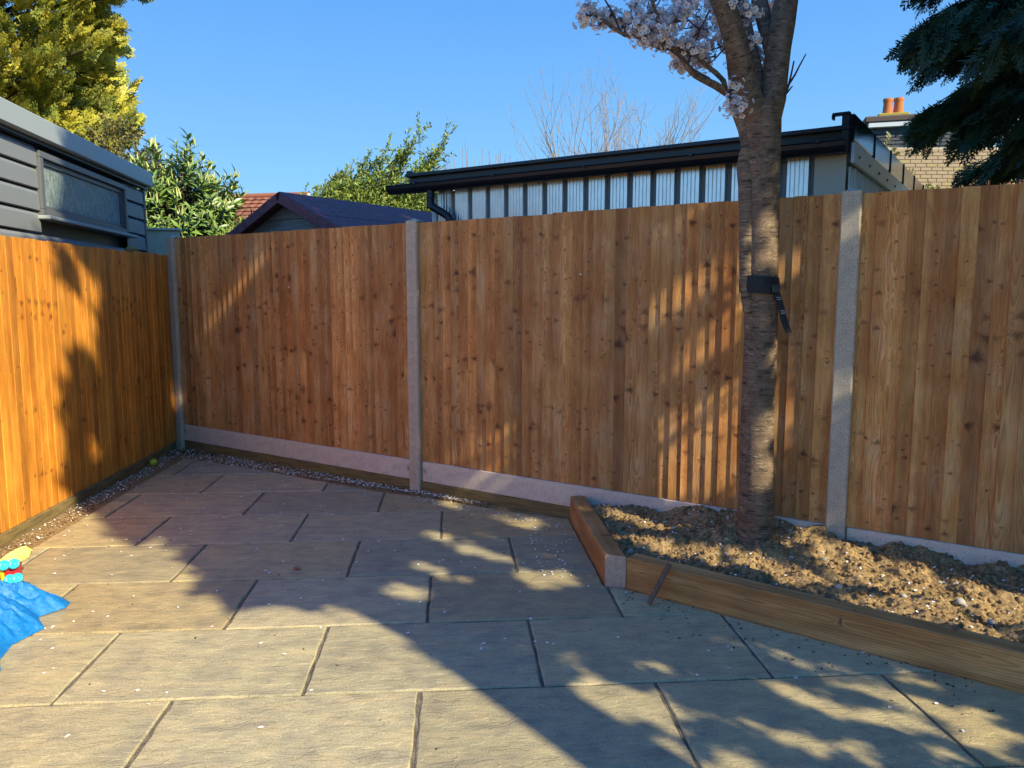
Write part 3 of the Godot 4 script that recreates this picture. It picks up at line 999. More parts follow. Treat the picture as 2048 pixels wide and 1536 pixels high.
# where the photograph shows sun, no bough stands in its way
func sunny(p: Vector3, margin: float) -> bool:
	var u := p.dot(UU)
	var w := p.dot(WW)
	var e := 1.58 + 0.16 * edge_n.get_noise_2d(w * 1.5, 3.0)
	if w < 2.05: e += 0.4 * smoothstep(2.05, 1.65, w)
	e += 0.4 * smoothstep(5.2, 6.0, w)
	if u < e + margin * 0.6: return true
	for q in shaft_uw:
		var du := q.x - u
		var dw := q.y - w
		if du * du + dw * dw < (q.z + margin) * (q.z + margin): return true
	return false

# ------------------------------------------------------------------ foliage
func spray_mesh(seed_: int, pairs: int, spread: float, base: Color, tip: Color, wide: float) -> ArrayMesh:
	# flat feathery cypress spray, 1 long, along +y
	var r2 := RandomNumberGenerator.new()
	r2.seed = seed_
	var mb := MB.new()
	var sliver := func(a: Vector3, b: Vector3, w: float, ca: Color, cb: Color) -> void:
		var d := (b - a).normalized()
		var x := d.cross(Vector3(0.1, 0.0, 1)).normalized() * w
		var nn := Vector3(r2.randf_range(-0.4, 0.4), r2.randf_range(-0.2, 0.2), 1).normalized()
		mb.col = ca
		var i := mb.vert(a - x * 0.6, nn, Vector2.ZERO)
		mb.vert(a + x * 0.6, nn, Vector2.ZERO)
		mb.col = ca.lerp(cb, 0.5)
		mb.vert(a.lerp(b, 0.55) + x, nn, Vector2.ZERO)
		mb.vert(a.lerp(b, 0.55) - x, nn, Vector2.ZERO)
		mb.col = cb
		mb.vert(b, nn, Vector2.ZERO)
		mb.ix.append_array([i, i + 2, i + 1, i, i + 3, i + 2, i + 3, i + 4, i + 2])
	sliver.call(Vector3.ZERO, Vector3(0, 1, 0.05), 0.02 * wide, base, tip)
	for k in pairs:
		var t := (k + 0.5) / pairs
		for sd in [-1.0, 1.0]:
			var L := (0.45 * (1.0 - t) + 0.1) * r2.randf_range(0.75, 1.1) * minf(1.0, 0.35 + t * 3.0)
			var an := deg_to_rad(r2.randf_range(32, 52)) * spread
			var a := Vector3(0, t * 0.95, 0.05 * t)
			var b := a + Vector3(sd * sin(an), cos(an), r2.randf_range(-0.35, 0.2)) * L
			sliver.call(a, b, 0.022 * wide, base, tip)
			for j in 2:
				var c := a.lerp(b, 0.4 + 0.3 * j)
				for s2 in [-1.0, 1.0]:
					var a2: float = sd * an + s2 * deg_to_rad(35)
					sliver.call(c, c + Vector3(sin(a2), cos(a2), r2.randf_range(-0.4, 0.4)) * L * 0.42, 0.019 * wide, base.lerp(tip, 0.4), tip)
	return mb.mesh()

func point_basis(d: Vector3, face: Vector3, sc: float) -> Basis:
	var y := d.normalized()
	var x := y.cross(face)
	if x.length() < 0.05: x = y.cross(Vector3(0.3, 0.5, 0.8))
	x = x.normalized()
	return Basis(x, y, x.cross(y)) * Basis.from_scale(Vector3.ONE * sc)

func shade_tree(called: String, label: String, base: Vector3, lean: Vector3, u0: float, u1: float, w0: float, w1: float, count: int, mesh: Mesh) -> void:
	var root := thing(called, label, "tree", base, "evergreens beyond the right side of the patio")
	var top := (w1 - base.dot(WW)) / WW.y
	var tr := MB.new()
	var pts := []
	var rad := []
	for k in 10:
		var y := top * 0.95 * k / 9.0
		var b := clampf(y / 3.2, 0, 1)
		pts.append(Vector3(0, y - 0.05, 0) + lean * b + Vector3(sin(k * 1.3), 0, cos(k * 1.7)) * 0.04)
		rad.append(lerpf(0.18, 0.02, pow(float(k) / 9.0, 1.2)))
	tube(tr, pts, rad, 12, true, 0.06, 3.0)
	put(tr, "trunk", M.rough_bark, root)
	var axis := base + lean
	var d0 := axis.dot(S)
	var wb := axis.dot(WW)
	var where := []
	var cols := []
	var limbs := MB.new()
	var tries := 0
	while where.size() < count and tries < count * 4:
		tries += 1
		var w := rf(w0, w1)
		if u0 < 4.0 and rng.randf() < 0.36: w = rf(w0, 2.3)
		var f := (w - w0) / (w1 - w0)
		var u := rf(u0, u1)
		var rad_ := 1.1 * (1.0 - 0.55 * f) + 0.2
		var p := UU * u + WW * w + S * (d0 + S.y * (w - wb) / WW.y + rf(-rad_, rad_))
		if w < 1.15 and u < 2.05: continue
		if p.y < 1.6 or sunny(p, 0.06 if w > 2.3 else 0.035): continue
		var y := p.y - base.y
		var out := p - (axis + Vector3(0, y, 0))
		out.y = 0
		var dir := (out.normalized() * rf(0.3, 1.0) + Vector3(rf(-.6, .6), rf(-0.7, 0.6), rf(-.6, .6))).normalized()
		var sc := rf(0.18, 0.42) if w > 2.3 or u > 4.2 else rf(0.1, 0.26)
		where.append(Transform3D(point_basis(dir, S + Vector3(rf(-.6, .6), rf(-.6, .6), rf(-.6, .6)), sc), p - base - dir * sc * 0.5))
		var g := rf(0.7, 1.2)
		cols.append(Color(g, g, g))
		if where.size() % 110 == 0 and w > 1.7:
			tube(limbs, [Vector3(0, y - out.length() * 0.3, 0) + lean * clampf(y / 3.2, 0, 1), (p - base).lerp(Vector3(0, y, 0) + lean, 0.5) - Vector3(0, 0.05, 0), p - base], [0.03, 0.018, 0.006], 5, false)
	tag(put(limbs, "limbs", M.rough_bark, root), "", "", "", "stuff")
	tag(multi("foliage", mesh, M.dark_leaf, root, where, cols), "", "", "", "stuff")

func hedge_trees() -> void:
	var mesh := spray_mesh(3, 5, 1.0, Color(0.065, 0.10, 0.036), Color(0.065, 0.10, 0.036), 2.3)
	var grp := [["tall dark evergreen with a leaning trunk shading the patio", Vector3(2.4, 0, 0.9), UU * 1.04, 1.5, 3.3, 0.72, 7.6, 3600],
		["tall dark evergreen shading the raised bed from the right", Vector3(4.15, 0, -0.45), UU * 0.1, 2.0, 5.1, 0.05, 7.6, 6000],
		["tall dark evergreen shading the right end of the fence", Vector3(5.25, 0, -1.75), UU * 0.05, 4.5, 6.6, 0.3, 7.2, 3000],
		["tall dark evergreen beside the drooping cypress", Vector3(6.7, 0, -3.1), UU * 0.05, 6.3, 8.6, 0.4, 7.2, 2500]]
	for g in grp:
		shade_tree("evergreen_tree", g[0], g[1], g[2], g[3], g[4], g[5], g[6], g[7], mesh)

func cypress() -> void:
	# dark drooping cypress over the right end of the fence
	var base := Vector3(5.95, 0, -5.6)
	var root := thing("drooping_cypress", "dark drooping cypress overhanging the fence in front of the brick house", "tree", base)
	var tr := MB.new()
	tube(tr, [Vector3(0, -0.1, 0), Vector3(0.03, 2, 0), Vector3(-0.02, 5, 0.02), Vector3(0, 9, 0)], [0.26, 0.2, 0.13, 0.03], 12, true, 0.06, 3.0)
	put(tr, "trunk", M.rough_bark, root)
	var meshes := [spray_mesh(5, 11, 0.75, Color(0.038, 0.07, 0.024), Color(0.038, 0.07, 0.024), 0.8), spray_mesh(6, 10, 0.95, Color(0.042, 0.078, 0.026), Color(0.042, 0.078, 0.026), 0.8)]
	var where := [[], []]
	var cols := [[], []]
	var limb := MB.new()
	for k in 150:
		var y := 2.4 + 5.6 * pow(float(k) / 150.0, 1.15)
		var az := k * 2.399 + rf(-0.2, 0.2)
		var L := (3.4 - 0.4 * maxf(0.0, y - 4.4) - 0.95 * smoothstep(3.0, 2.5, y)) * rf(0.78, 1.02)
		var o := Vector3(cos(az), 0, sin(az))
		if o.x > 0.75: L *= 0.6
		if y < 3.2: L = minf(L, 2.95)
		while L > 0.5 and base.x + o.x * L < (0.57 if y < 3.2 else 0.505) * -(base.z + o.z * L): L *= 0.95
		var pts := []
		var rad := []
		for j in 9:
			var t := j / 8.0
			pts.append(Vector3(0, y, 0) + o * L * t + Vector3(0, 0.42 * sin(t * 2.2) - 0.62 * t * t, 0) + Vector3(rf(-.05, .05), rf(-.03, .03), rf(-.05, .05)) * t)
			rad.append(lerpf(0.035, 0.004, t))
		tube(limb, pts, rad, 5, false)
		for j in int(L * (80 if o.x < 0.25 else 26)):
			var t := sqrt(rf(0.06, 1.0))
			var i := mini(int(t * 8), 7)
			var p: Vector3 = pts[i].lerp(pts[i + 1], t * 8 - i)
			var side := o.cross(Vector3.UP) * rf(-1, 1) * (0.5 * (1.0 - t) + 0.12)
			p += side + Vector3(0, -absf(side.length()) * 0.35 - rf(0, 0.1), 0)
			var dir := (o * rf(0.3, 0.9) + side.normalized() * rf(0, 0.5) + Vector3(0, rf(-1.5, -0.4), 0)).normalized()
			if p.y < 2.72: continue
			if base.x + p.x < (0.56 if p.y < 3.02 else 0.50) * -(base.z + p.z) + rf(-0.1, 0.1): continue
			var sc := rf(0.16, 0.38)
			var m := rng.randi() % 2
			where[m].append(Transform3D(point_basis(dir, Vector3(rf(-1, 1), rf(-.3, .6), rf(-1, 1)), sc), p))
			var g := rf(0.6, 1.3)
			cols[m].append(Color(g, g, g))
	tag(put(limb, "branches", M.rough_bark, root), "", "", "", "stuff")
	for m in 2: tag(multi("foliage", meshes[m], M.dark_leaf, root, where[m], cols[m]), "", "", "", "stuff")

func golden_conifer() -> void:
	var base := Vector3(-10.5, 0, -15.2)
	var root := thing("golden_conifer", "large golden-yellow conifer rising behind the grey garden room", "tree", base)
	var tr := MB.new()
	tube(tr, [Vector3(0, -0.1, 0), Vector3(0, 5, 0), Vector3(0.1, 11, 0)], [0.3, 0.2, 0.03], 10, true, 0.05, 3.0)
	put(tr, "trunk", M.rough_bark, root)
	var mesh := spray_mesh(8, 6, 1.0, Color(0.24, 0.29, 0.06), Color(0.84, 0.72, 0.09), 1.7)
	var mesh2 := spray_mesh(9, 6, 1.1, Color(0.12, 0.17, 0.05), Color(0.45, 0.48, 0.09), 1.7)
	var where := [[], []]
	var cols := [[], []]
	var limb := MB.new()
	for k in 520:
		var y := rf(3.0, 8.6)
		var az := rf(-0.9, PI + 0.9)           # the half of the crown that faces the garden and a little beyond
		var R := 2.35 + 0.75 * smoothstep(5.0, 6.6, y) - 1.9 * smoothstep(7.6, 10.0, y)
		R *= rf(0.6, 1.0) + 0.16 * sin(az * 5.0 + y * 2.0)
		var o := Vector3(cos(az), 0, sin(az))
		var p := Vector3(0, y, 0) + o * R
		var ax := (o + Vector3(rf(-.3, .3), rf(-0.15, 0.6), rf(-.3, .3))).normalized()
		tube(limb, [Vector3(0, y - 0.5, 0) + o * 0.2, p - ax * 0.3, p + ax * 0.2], [0.04, 0.02, 0.006], 4, false)
		var bough := rf(0.32, 0.55)
		var gold := rf(0.0, 1.0)
		for j in 42:
			var t := rng.randf()
			var q := p + ax * bough * (t * 1.5 - 0.9) + Vector3(rf(-1, 1), rf(-1, 1), rf(-1, 1)) * bough * 0.62 * (1.1 - t)
			var dir := (ax * rf(0.4, 1.0) + (q - p) * 1.2 + Vector3(0, rf(-0.1, 0.5), 0)).normalized()
			var m := 0 if rng.randf() < 0.35 + 0.5 * gold else 1
			where[m].append(Transform3D(point_basis(dir, Vector3(rf(-1, 1), rf(-1, 1), rf(-1, 1)), rf(0.24, 0.42)), q))
			var g := rf(0.75, 1.2)
			cols[m].append(Color(g, g * rf(0.9, 1.05), g))
	tag(put(limb, "branches", M.rough_bark, root), "", "", "", "stuff")
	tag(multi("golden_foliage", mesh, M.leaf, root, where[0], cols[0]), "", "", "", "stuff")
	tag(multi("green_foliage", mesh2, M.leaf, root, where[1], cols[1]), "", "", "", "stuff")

func leaf_mesh(L: float, W: float, fold: float, c0: Color, c1: Color) -> ArrayMesh:
	var mb := MB.new()
	var prev := []
	for k in 5:
		var t := k / 4.0
		var w := W * sin(PI * pow(t, 0.8)) * 0.5 + 0.0005
		var y := L * t
		var z := -L * 0.18 * t * t
		prev.append([Vector3(-w, y, z + w * fold), Vector3(0, y, z), Vector3(w, y, z + w * fold)])
	mb.col = c0
	for k in 4:
		mb.col = c0.lerp(c1, k / 3.0)
		mb.quad(prev[k][0], prev[k][1], prev[k + 1][1], prev[k + 1][0])
		mb.quad(prev[k][1], prev[k][2], prev[k + 1][2], prev[k + 1][1])
	return mb.mesh()

func laurel() -> void:
	var base := Vector3(-4.75, 0, -11.1)
	var root := thing("laurel_bush", "bushy laurel with long glossy leaves and pale flower spikes", "bush", base)
	var leaf := leaf_mesh(0.15, 0.045, 0.35, Color(0.15, 0.24, 0.05), Color(0.24, 0.34, 0.08))
	var spike := MB.new()
	spike.col = Color(0.66, 0.66, 0.24)
	tube(spike, [Vector3.ZERO, Vector3(0, 0.05, 0), Vector3(0, 0.12, 0)], [0.006, 0.012, 0.003], 5, false)
	var stems := MB.new()
	var where := []
	var cols := []
	var sp := []
	for k in 720:
		# crown: a fat egg with shoots standing out of its top
		var az := rf(0, TAU)
		var up := rf(-0.5, 1.0)
		var o := Vector3(cos(az) * sqrt(1.0 - up * up), up, sin(az) * sqrt(1.0 - up * up))
		var rr := rf(0.72, 1.04)
		var p := Vector3(0.05, 1.95, 0) + Vector3(o.x * 1.02, o.y * 1.42, o.z * 1.0) * rr
		if p.y > 2.9 and rng.randf() < 0.4: p.y += rf(0, 0.22)
		var ax := (o + Vector3(rf(-.25, .25), 0.55, rf(-.25, .25))).normalized()
		tube(stems, [p - ax * 0.5 - o * 0.2, p - ax * 0.15, p + ax * 0.08], [0.012, 0.007, 0.003], 4, false)
		for j in 13:
			var a := j * 2.4
			var side := ax.cross(Vector3(0.2, 0.1, 1)).normalized().rotated(ax, a)
			var q := p + ax * (-0.22 + 0.30 * j / 13.0)
			var dir := (ax * (0.35 + 0.9 * j / 13.0) + side + Vector3(0, rf(-0.3, 0.1), 0)).normalized()
			where.append(Transform3D(point_basis(dir, ax, rf(0.5, 1.25)), q))
			var g := rf(0.65, 1.3)
			cols.append(Color(g, g, g * rf(0.8, 1.1)))
		if rng.randf() < 0.62:
			for j in rng.randi_range(1, 3):
				sp.append(Transform3D(point_basis(ax + Vector3(rf(-.5, .5), 0.6, rf(-.5, .5)), Vector3.RIGHT, rf(0.8, 1.3)), p + ax * 0.02 + Vector3(rf(-.06, .06), 0, rf(-.06, .06))))
	tag(put(stems, "stems", M.rough_bark, root), "", "", "", "stuff")
	tag(multi("foliage", leaf, M.gloss_leaf, root, where, cols), "", "", "", "stuff")
	tag(multi("flower_spikes", spike.mesh(), M.leaf, root, sp), "", "", "", "stuff")

func leafy(called: String, label: String, cat: String, base: Vector3, blobs: Array, leaf: ArrayMesh, n: int, sway: Vector3, twigs: Material, m: Material) -> void:
	# blobs: [centre (from base), radii]
	var root := thing(called, label, cat, base)
	var where := []
	var cols := []
	var st := MB.new()
	var vol := 0.0
	for b in blobs: vol += b[1].x * b[1].y
	for b in blobs:
		var c: Vector3 = b[0]
		var r: Vector3 = b[1]
		if r.x > 0.2: tube(st, [Vector3(c.x * 0.3, -0.05, c.z * 0.3), c * Vector3(0.7, 0.5, 0.7), c, c + sway * r.y], [0.05, 0.03, 0.015, 0.004], 5, false)
		var shoots := int(n * r.x * r.y / vol / 24.0)
		for k in shoots:
			var o := Vector3(rf(-1, 1), rf(-1, 1), rf(-1, 1))
			while o.length() > 1.0 or o.length() < 0.3: o = Vector3(rf(-1, 1), rf(-1, 1), rf(-1, 1))
			var p := c + o * r
			var ax := (o.normalized() * 0.7 + sway + Vector3(rf(-.4, .4), rf(-.3, .4), rf(-.4, .4))).normalized()
			var L := rf(0.2, 0.45)
			tube(st, [p - ax * L * 0.6, p + ax * L * 0.5], [0.005, 0.002], 3, false)
			for j in 24:
				var q := p + ax * L * (j / 24.0 - 0.45) + Vector3(rf(-1, 1), rf(-1, 1), rf(-1, 1)) * 0.03
				var dir := (ax * 0.6 + Vector3(rf(-1, 1), rf(-.8, .8), rf(-1, 1)) * 0.8).normalized()
				where.append(Transform3D(point_basis(dir, Vector3(rf(-1, 1), rf(-1, 1), rf(-1, 1)), rf(0.7, 1.25)), q))
				var g := rf(0.6, 1.3)
				cols.append(Color(g * rf(0.85, 1.2), g, g * rf(0.8, 1.1)))
	tag(put(st, "stems", twigs, root), "", "", "", "stuff")
	tag(multi("foliage", leaf, m, root, where, cols), "", "", "", "stuff")

func windblown() -> void:
	var leaf := leaf_mesh(0.06, 0.021, 0.2, Color(0.19, 0.27, 0.05), Color(0.33, 0.40, 0.08))
	var s := Vector3(0.75, 0.75, 0)
	var blobs := [[Vector3(-0.55, 2.5, 0.2), Vector3(0.6, 0.7, 0.6)], [Vector3(0.2, 2.5, 0), Vector3(0.75, 0.7, 0.7)], [Vector3(0.75, 2.3, 0.1), Vector3(0.6, 0.7, 0.6)], [Vector3(-0.85, 1.9, 0.2), Vector3(0.4, 0.7, 0.5)], [Vector3(0.3, 1.7, 0.2), Vector3(1.0, 0.8, 0.7)]]
	for q in [[-0.45, 2.9, 0.34, 3.72], [-0.1, 2.9, 0.62, 3.55], [0.15, 2.9, 0.86, 3.98], [0.5, 2.8, 1.05, 3.55], [0.65, 2.8, 1.25, 3.9], [0.85, 2.5, 1.2, 3.2], [-0.8, 2.6, -0.3, 3.3]]:
		for k in 6:
			var t := k / 5.0
			var r := lerpf(0.3, 0.07, t)
			blobs.append([Vector3(lerpf(q[0], q[2], t), lerpf(q[1], q[3], t), 0), Vector3(r, r, r)])
	leafy("windblown_tree", "light green small-leaved tree blown sideways behind the purple-roofed shed", "tree", Vector3(-2.25, 0, -12.2), blobs, leaf, 42000, s, M.rough_bark, M.leaf)

# ------------------------------------------------------------------ bare trees
func grow(mb: MB, p: Vector3, d: Vector3, L: float, r: float, depth: int, up: float) -> void:
	var pts := [p]
	var rad := [r]
	var q := p
	var seg := 4
	for k in seg:
		d = (d + Vector3(rf(-.16, .16), rf(-.05, .12) + up * 0.06, rf(-.16, .16))).normalized()
		q += d * L / seg
		pts.append(q)
		rad.append(maxf(r * (1.0 - 0.45 * (k + 1) / seg), 0.003))
	tube(mb, pts, rad, 5 if r > 0.02 else 3, false)
	if depth == 0: return
	var n := rng.randi_range(2, 3)
	for k in n:
		var t := rf(0.35, 1.0) if k > 0 else 1.0
		var i := mini(int(t * seg), seg - 1)
		var at: Vector3 = pts[i].lerp(pts[i + 1], t * seg - i)
		var ax := d.cross(Vector3(rf(-1, 1), rf(-1, 1), rf(-1, 1))).normalized()
		var nd := d.rotated(ax, rf(0.25, 0.75) if k > 0 else rf(0.05, 0.25))
		grow(mb, at, nd, L * rf(0.6, 0.82), maxf(r * rf(0.45, 0.6), 0.0035), depth - 1, up)

func bare_trees() -> void:
	var spots := [[Vector3(1.55, 0, -14.6), 1.5, 0.075, 6, "tallest bare pale-barked tree behind the metal outbuilding", 5],
		[Vector3(2.45, 0, -15.2), 1.45, 0.075, 5, "bare many-twigged tree behind the outbuilding beside the cherry trunk", 5],
		[Vector3(0.75, 0, -15.0), 1.3, 0.06, 4, "slender bare tree at the edge of the bare group", 4],
		[Vector3(3.3, 0, -16.0), 1.4, 0.06, 4, "short bare tree rising just above the outbuilding roof", 4]]
	for a in spots:
		var root := thing("bare_tree", a[4], "tree", a[0], "leafless trees behind the outbuilding")
		var tr := MB.new()
		tube(tr, [Vector3(0, -0.1, 0), Vector3(0.02, 1.0, 0), Vector3(-0.02, 1.9, 0)], [a[2] * 1.5, a[2] * 1.2, a[2]], 8, false, 0.04)
		put(tr, "trunk", M.pale_twig, root)
		var br := MB.new()
		for k in a[3]:
			var an: float = k * 2.4 + rf(-.3, .3)
			grow(br, Vector3(0, 1.85, 0) + Vector3(cos(an), 0, sin(an)) * 0.03, Vector3(cos(an) * rf(.15, .45), 1, sin(an) * rf(.15, .45)).normalized(), a[1] * rf(0.75, 1.0), a[2] * 0.5, 4, 1.0)
		tag(put(br, "branches", M.pale_twig, root), "", "", "", "stuff")
	var sh := thing("bare_shrub", "low leafless shrub with upright whippy shoots", "shrub", Vector3(-0.65, 0, -13.2))
	var mb := MB.new()
	for k in 95:
		var x := rf(-0.62, 0.85)
		var z := rf(-.4, .4)
		var top := Vector3(x * 1.15 + rf(-.1, .1), 3.2 + 0.85 * pow(rng.randf(), 1.5) - 0.35 * absf(x), z)
		tube(mb, [Vector3(x * 0.6, 0, z * 0.5), Vector3(x, 2.2, z), top.lerp(Vector3(x, 2.2, z), 0.4), top], [0.016, 0.013, 0.010, 0.005], 3, false)
	tag(put(mb, "shoots", M.pale_twig, sh), "", "", "", "stuff")

# ------------------------------------------------------------------ cherry tree
func flower_cluster(seed_: int) -> ArrayMesh:
	var r2 := RandomNumberGenerator.new()
	r2.seed = seed_
	var mb := MB.new()
	for f in 22:
		var d := Vector3(r2.randf_range(-1, 1), r2.randf_range(-1, 1), r2.randf_range(-1, 1)).normalized()
		var at := d * r2.randf_range(0.018, 0.07)
		var x := d.cross(Vector3(0.31, 0.77, 0.5)).normalized()
		var y := d.cross(x)
		var sz := r2.randf_range(0.014, 0.019)
		var pink := r2.randf_range(0.0, 1.0)
		for k in 5:
			var a := TAU * k / 5.0 + pink
			var o := x * cos(a) + y * sin(a)
			var t := x * -sin(a) + y * cos(a)
			mb.col = Color(0.88, 0.74 + 0.08 * pink, 0.75 + 0.06 * pink)
			var c := at + o * sz * 0.12
			var l := at + o * sz * 0.68 + t * sz * 0.48 + d * sz * 0.26
			var rr := at + o * sz * 0.68 - t * sz * 0.48 + d * sz * 0.26
			var e := at + o * sz * 1.05 + d * sz * 0.32
			mb.quad(c, rr, e, l)
		mb.col = Color(0.28, 0.10, 0.10)
		for k in 3:
			var a := TAU * k / 3.0
			var o := x * cos(a) + y * sin(a)
			var o2 := x * cos(a + 2.1) + y * sin(a + 2.1)
			mb.tri(at + o * sz * 0.2 + d * 0.002, at + o2 * sz * 0.2 + d * 0.002, at + d * sz * 0.4)
		mb.col = Color(0.16, 0.09, 0.05)
		tube(mb, [Vector3.ZERO, at], [0.0011, 0.0009], 3, false)
	return mb.mesh()

func cherry() -> void:
	var base := Vector3(1.355, 0.1, -4.17)
	var root := thing("cherry_tree", "flowering cherry with ringed brown bark growing in the raised bed", "tree", base)
	var limbs := {
		"trunk": [1.357,-0.06,-4.170,0.135, 1.356,0.05,-4.170,0.124, 1.355,0.135,-4.170,0.108, 1.358,0.273,-4.170,0.098, 1.357,0.38,-4.17,0.094, 1.355,0.500,-4.170,0.092, 1.352,0.64,-4.17,0.09, 1.350,0.781,-4.170,0.089, 1.348,0.98,-4.17,0.088, 1.345,1.193,-4.170,0.088, 1.341,1.463,-4.170,0.087, 1.337,1.6,-4.17,0.085, 1.333,1.728,-4.170,0.084, 1.33,1.86,-4.17,0.085, 1.326,1.990,-4.170,0.089, 1.324,2.1,-4.17,0.091, 1.321,2.196,-4.170,0.091, 1.318,2.345,-4.170,0.096, 1.316,2.446,-4.170,0.094, 1.317,2.50,-4.170,0.06],
		"stem": [1.262,1.40,-4.140,0.024, 1.256,1.463,-4.140,0.032, 1.248,1.622,-4.150,0.037, 1.242,1.858,-4.150,0.040, 1.238,2.039,-4.150,0.043, 1.230,2.158,-4.170,0.043, 1.244,2.273,-4.170,0.037, 1.228,2.366,-4.190,0.038, 1.192,2.445,-4.200,0.032, 1.179,2.526,-4.220,0.023, 1.168,2.654,-4.270,0.019, 1.171,2.838,-4.370,0.017, 1.150,3.054,-4.470,0.016, 1.134,3.483,-4.620,0.013],
		"limb": [1.298,2.373,-4.160,0.066, 1.262,2.459,-4.150,0.064, 1.224,2.544,-4.140,0.061, 1.185,2.638,-4.120,0.063, 1.133,2.776,-4.090,0.060, 1.086,2.891,-4.070,0.058, 1.040,2.979,-4.050,0.055, 0.914,3.204,-3.970,0.049, 0.739,3.558,-3.870,0.038, 0.494,3.859,-3.670,0.023],
		"limb2": [1.336,2.380,-4.170,0.066, 1.362,2.502,-4.170,0.064, 1.378,2.633,-4.190,0.064, 1.390,2.761,-4.200,0.066, 1.412,2.892,-4.220,0.067, 1.431,3.020,-4.230,0.064, 1.469,3.283,-4.270,0.060, 1.514,3.722,-4.270,0.046, 1.540,4.160,-4.070,0.026],
		"limb3": [1.312,2.47,-4.21,0.04, 1.308,2.554,-4.230,0.038, 1.295,2.680,-4.270,0.039, 1.270,2.820,-4.310,0.040, 1.256,2.935,-4.350,0.037, 1.244,3.078,-4.390,0.038, 1.234,3.440,-4.520,0.033, 1.199,4.036,-4.770,0.025],
		"limb4": [1.38,2.63,-4.2,0.03, 1.373,2.719,-4.230,0.033, 1.363,2.833,-4.270,0.039, 1.348,2.951,-4.320,0.040, 1.333,3.070,-4.370,0.041, 1.333,3.388,-4.520,0.036, 1.403,4.035,-4.870,0.026],
		"branch": [1.22,2.52,-4.17,0.032, 1.196,2.532,-4.170,0.029, 1.119,2.534,-4.150,0.024, 1.046,2.564,-4.120,0.021, 0.973,2.586,-4.090,0.018, 0.930,2.600,-4.070,0.017, 0.899,2.629,-4.070,0.017, 0.864,2.678,-4.070,0.014, 0.830,2.727,-4.070,0.014, 0.791,2.725,-4.050,0.013, 0.742,2.722,-4.030,0.012, 0.689,2.740,-4.020,0.012, 0.626,2.771,-4.020,0.011, 0.560,2.769,-3.990,0.010, 0.495,2.798,-3.970,0.010, 0.445,2.833,-3.970,0.008, 0.408,2.856,-3.970,0.005],
		"branch2": [1.112,2.539,-4.150,0.014, 1.097,2.589,-4.140,0.013, 1.049,2.624,-4.120,0.013, 0.994,2.660,-4.110,0.011, 0.945,2.699,-4.090,0.011, 0.864,2.710,-4.070,0.011, 0.837,2.746,-4.070,0.010, 0.807,2.769,-4.050,0.008, 0.752,2.806,-4.030,0.008, 0.706,2.887,-3.990,0.008, 0.676,2.950,-3.970,0.007, 0.640,3.092,-3.920,0.006],
		"twig": [0.796,2.716,-4.050,0.004, 0.847,2.680,-4.050,0.004, 0.920,2.613,-4.030,0.004, 0.992,2.569,-4.010,0.003],
		"twig2": [1.421,2.514,-4.170,0.007, 1.451,2.587,-4.190,0.006, 1.480,2.633,-4.190,0.005, 1.504,2.683,-4.190,0.004, 1.533,2.738,-4.190,0.003],
		"twig3": [1.435,2.547,-4.170,0.005, 1.453,2.627,-4.170,0.005, 1.465,2.697,-4.170,0.004],
		"twig4": [0.532,2.786,-3.970,0.005, 0.494,2.868,-3.970,0.005, 0.456,2.927,-3.970,0.004, 0.418,2.996,-3.970,0.004],
		"twig5": [0.890,2.649,-4.070,0.006, 0.914,2.722,-4.070,0.004, 0.949,2.819,-4.070,0.004, 0.992,2.908,-4.050,0.004],
		"twig6": [1.408,2.514,-4.120,0.006, 1.445,2.559,-4.120,0.003]}
	var nodes := []       # points blossom can hang from
	for k in limbs:
		var a := pr(limbs[k])
		var kind: String = k.rstrip("0123456789")
		var pts := []
		for p in a[0]: pts.append(p - base)
		var mb := MB.new()
		tube(mb, pts, a[1], 18 if kind == "trunk" else (12 if kind in ["stem", "limb"] else 6), true, 0.045 if kind != "twig" else 0.0, maxf(0.2, round(a[1][0] * 10.0)))
		put(mb, kind, M.bark if kind in ["trunk", "stem", "limb", "branch"] else M.twig, root)
		if kind != "trunk":
			for i in pts.size():
				if pts[i].y > 2.5: nodes.append(pts[i])
	# blossom: pompoms on short spurs
	var cl := []
	for k in 4: cl.append(flower_cluster(400 + k))
	var spots := []
	for p in [[1185, 30], [1172, 25], [1197, 42], [1253, 40], [1262, 22], [1240, 48], [1278, 62], [1290, 78], [1300, 58], [1318, 72], [1325, 88], [1340, 82], [1330, 60], [1472, 208], [1464, 203], [1470, 172], [1215, 40], [1305, 25], [1310, 40], [1280, 75], [1222, 30]]:
		var z := -4.0 + rf(-0.05, 0.04)
		var c := cos(deg_to_rad(6.74))
		var s := sin(deg_to_rad(6.74))
		var d := Vector3((p[0] - 1024.0) / 1540.0, -(p[1] - 768.0) / 1540.0, -1.0)
		d = Vector3(d.x, c * d.y + s * d.z, -s * d.y + c * d.z)
		spots.append(Vector3(0, 1.5, 0) + d * (z / d.z) - base)
	for k in 62: spots.append(Vector3(rf(0.72, 1.24), rf(2.7, 3.12), rf(-4.62, -4.02)) - base)
	for k in 14: spots.append(Vector3(rf(1.28, 1.46), rf(2.55, 3.1), rf(-4.65, -4.35)) - base)
	for k in 170:
		var o := Vector3(rf(-1, 1), rf(-1, 1), rf(-1, 1))
		var p := Vector3(1.0, 3.9, -4.3) + Vector3(o.x * 1.25, o.y * 0.75, o.z * 1.1)
		if p.y < 1.75 + 0.41 * -p.z or sunny(p, 0.1): continue
		spots.append(p - base)
	var spur := MB.new()
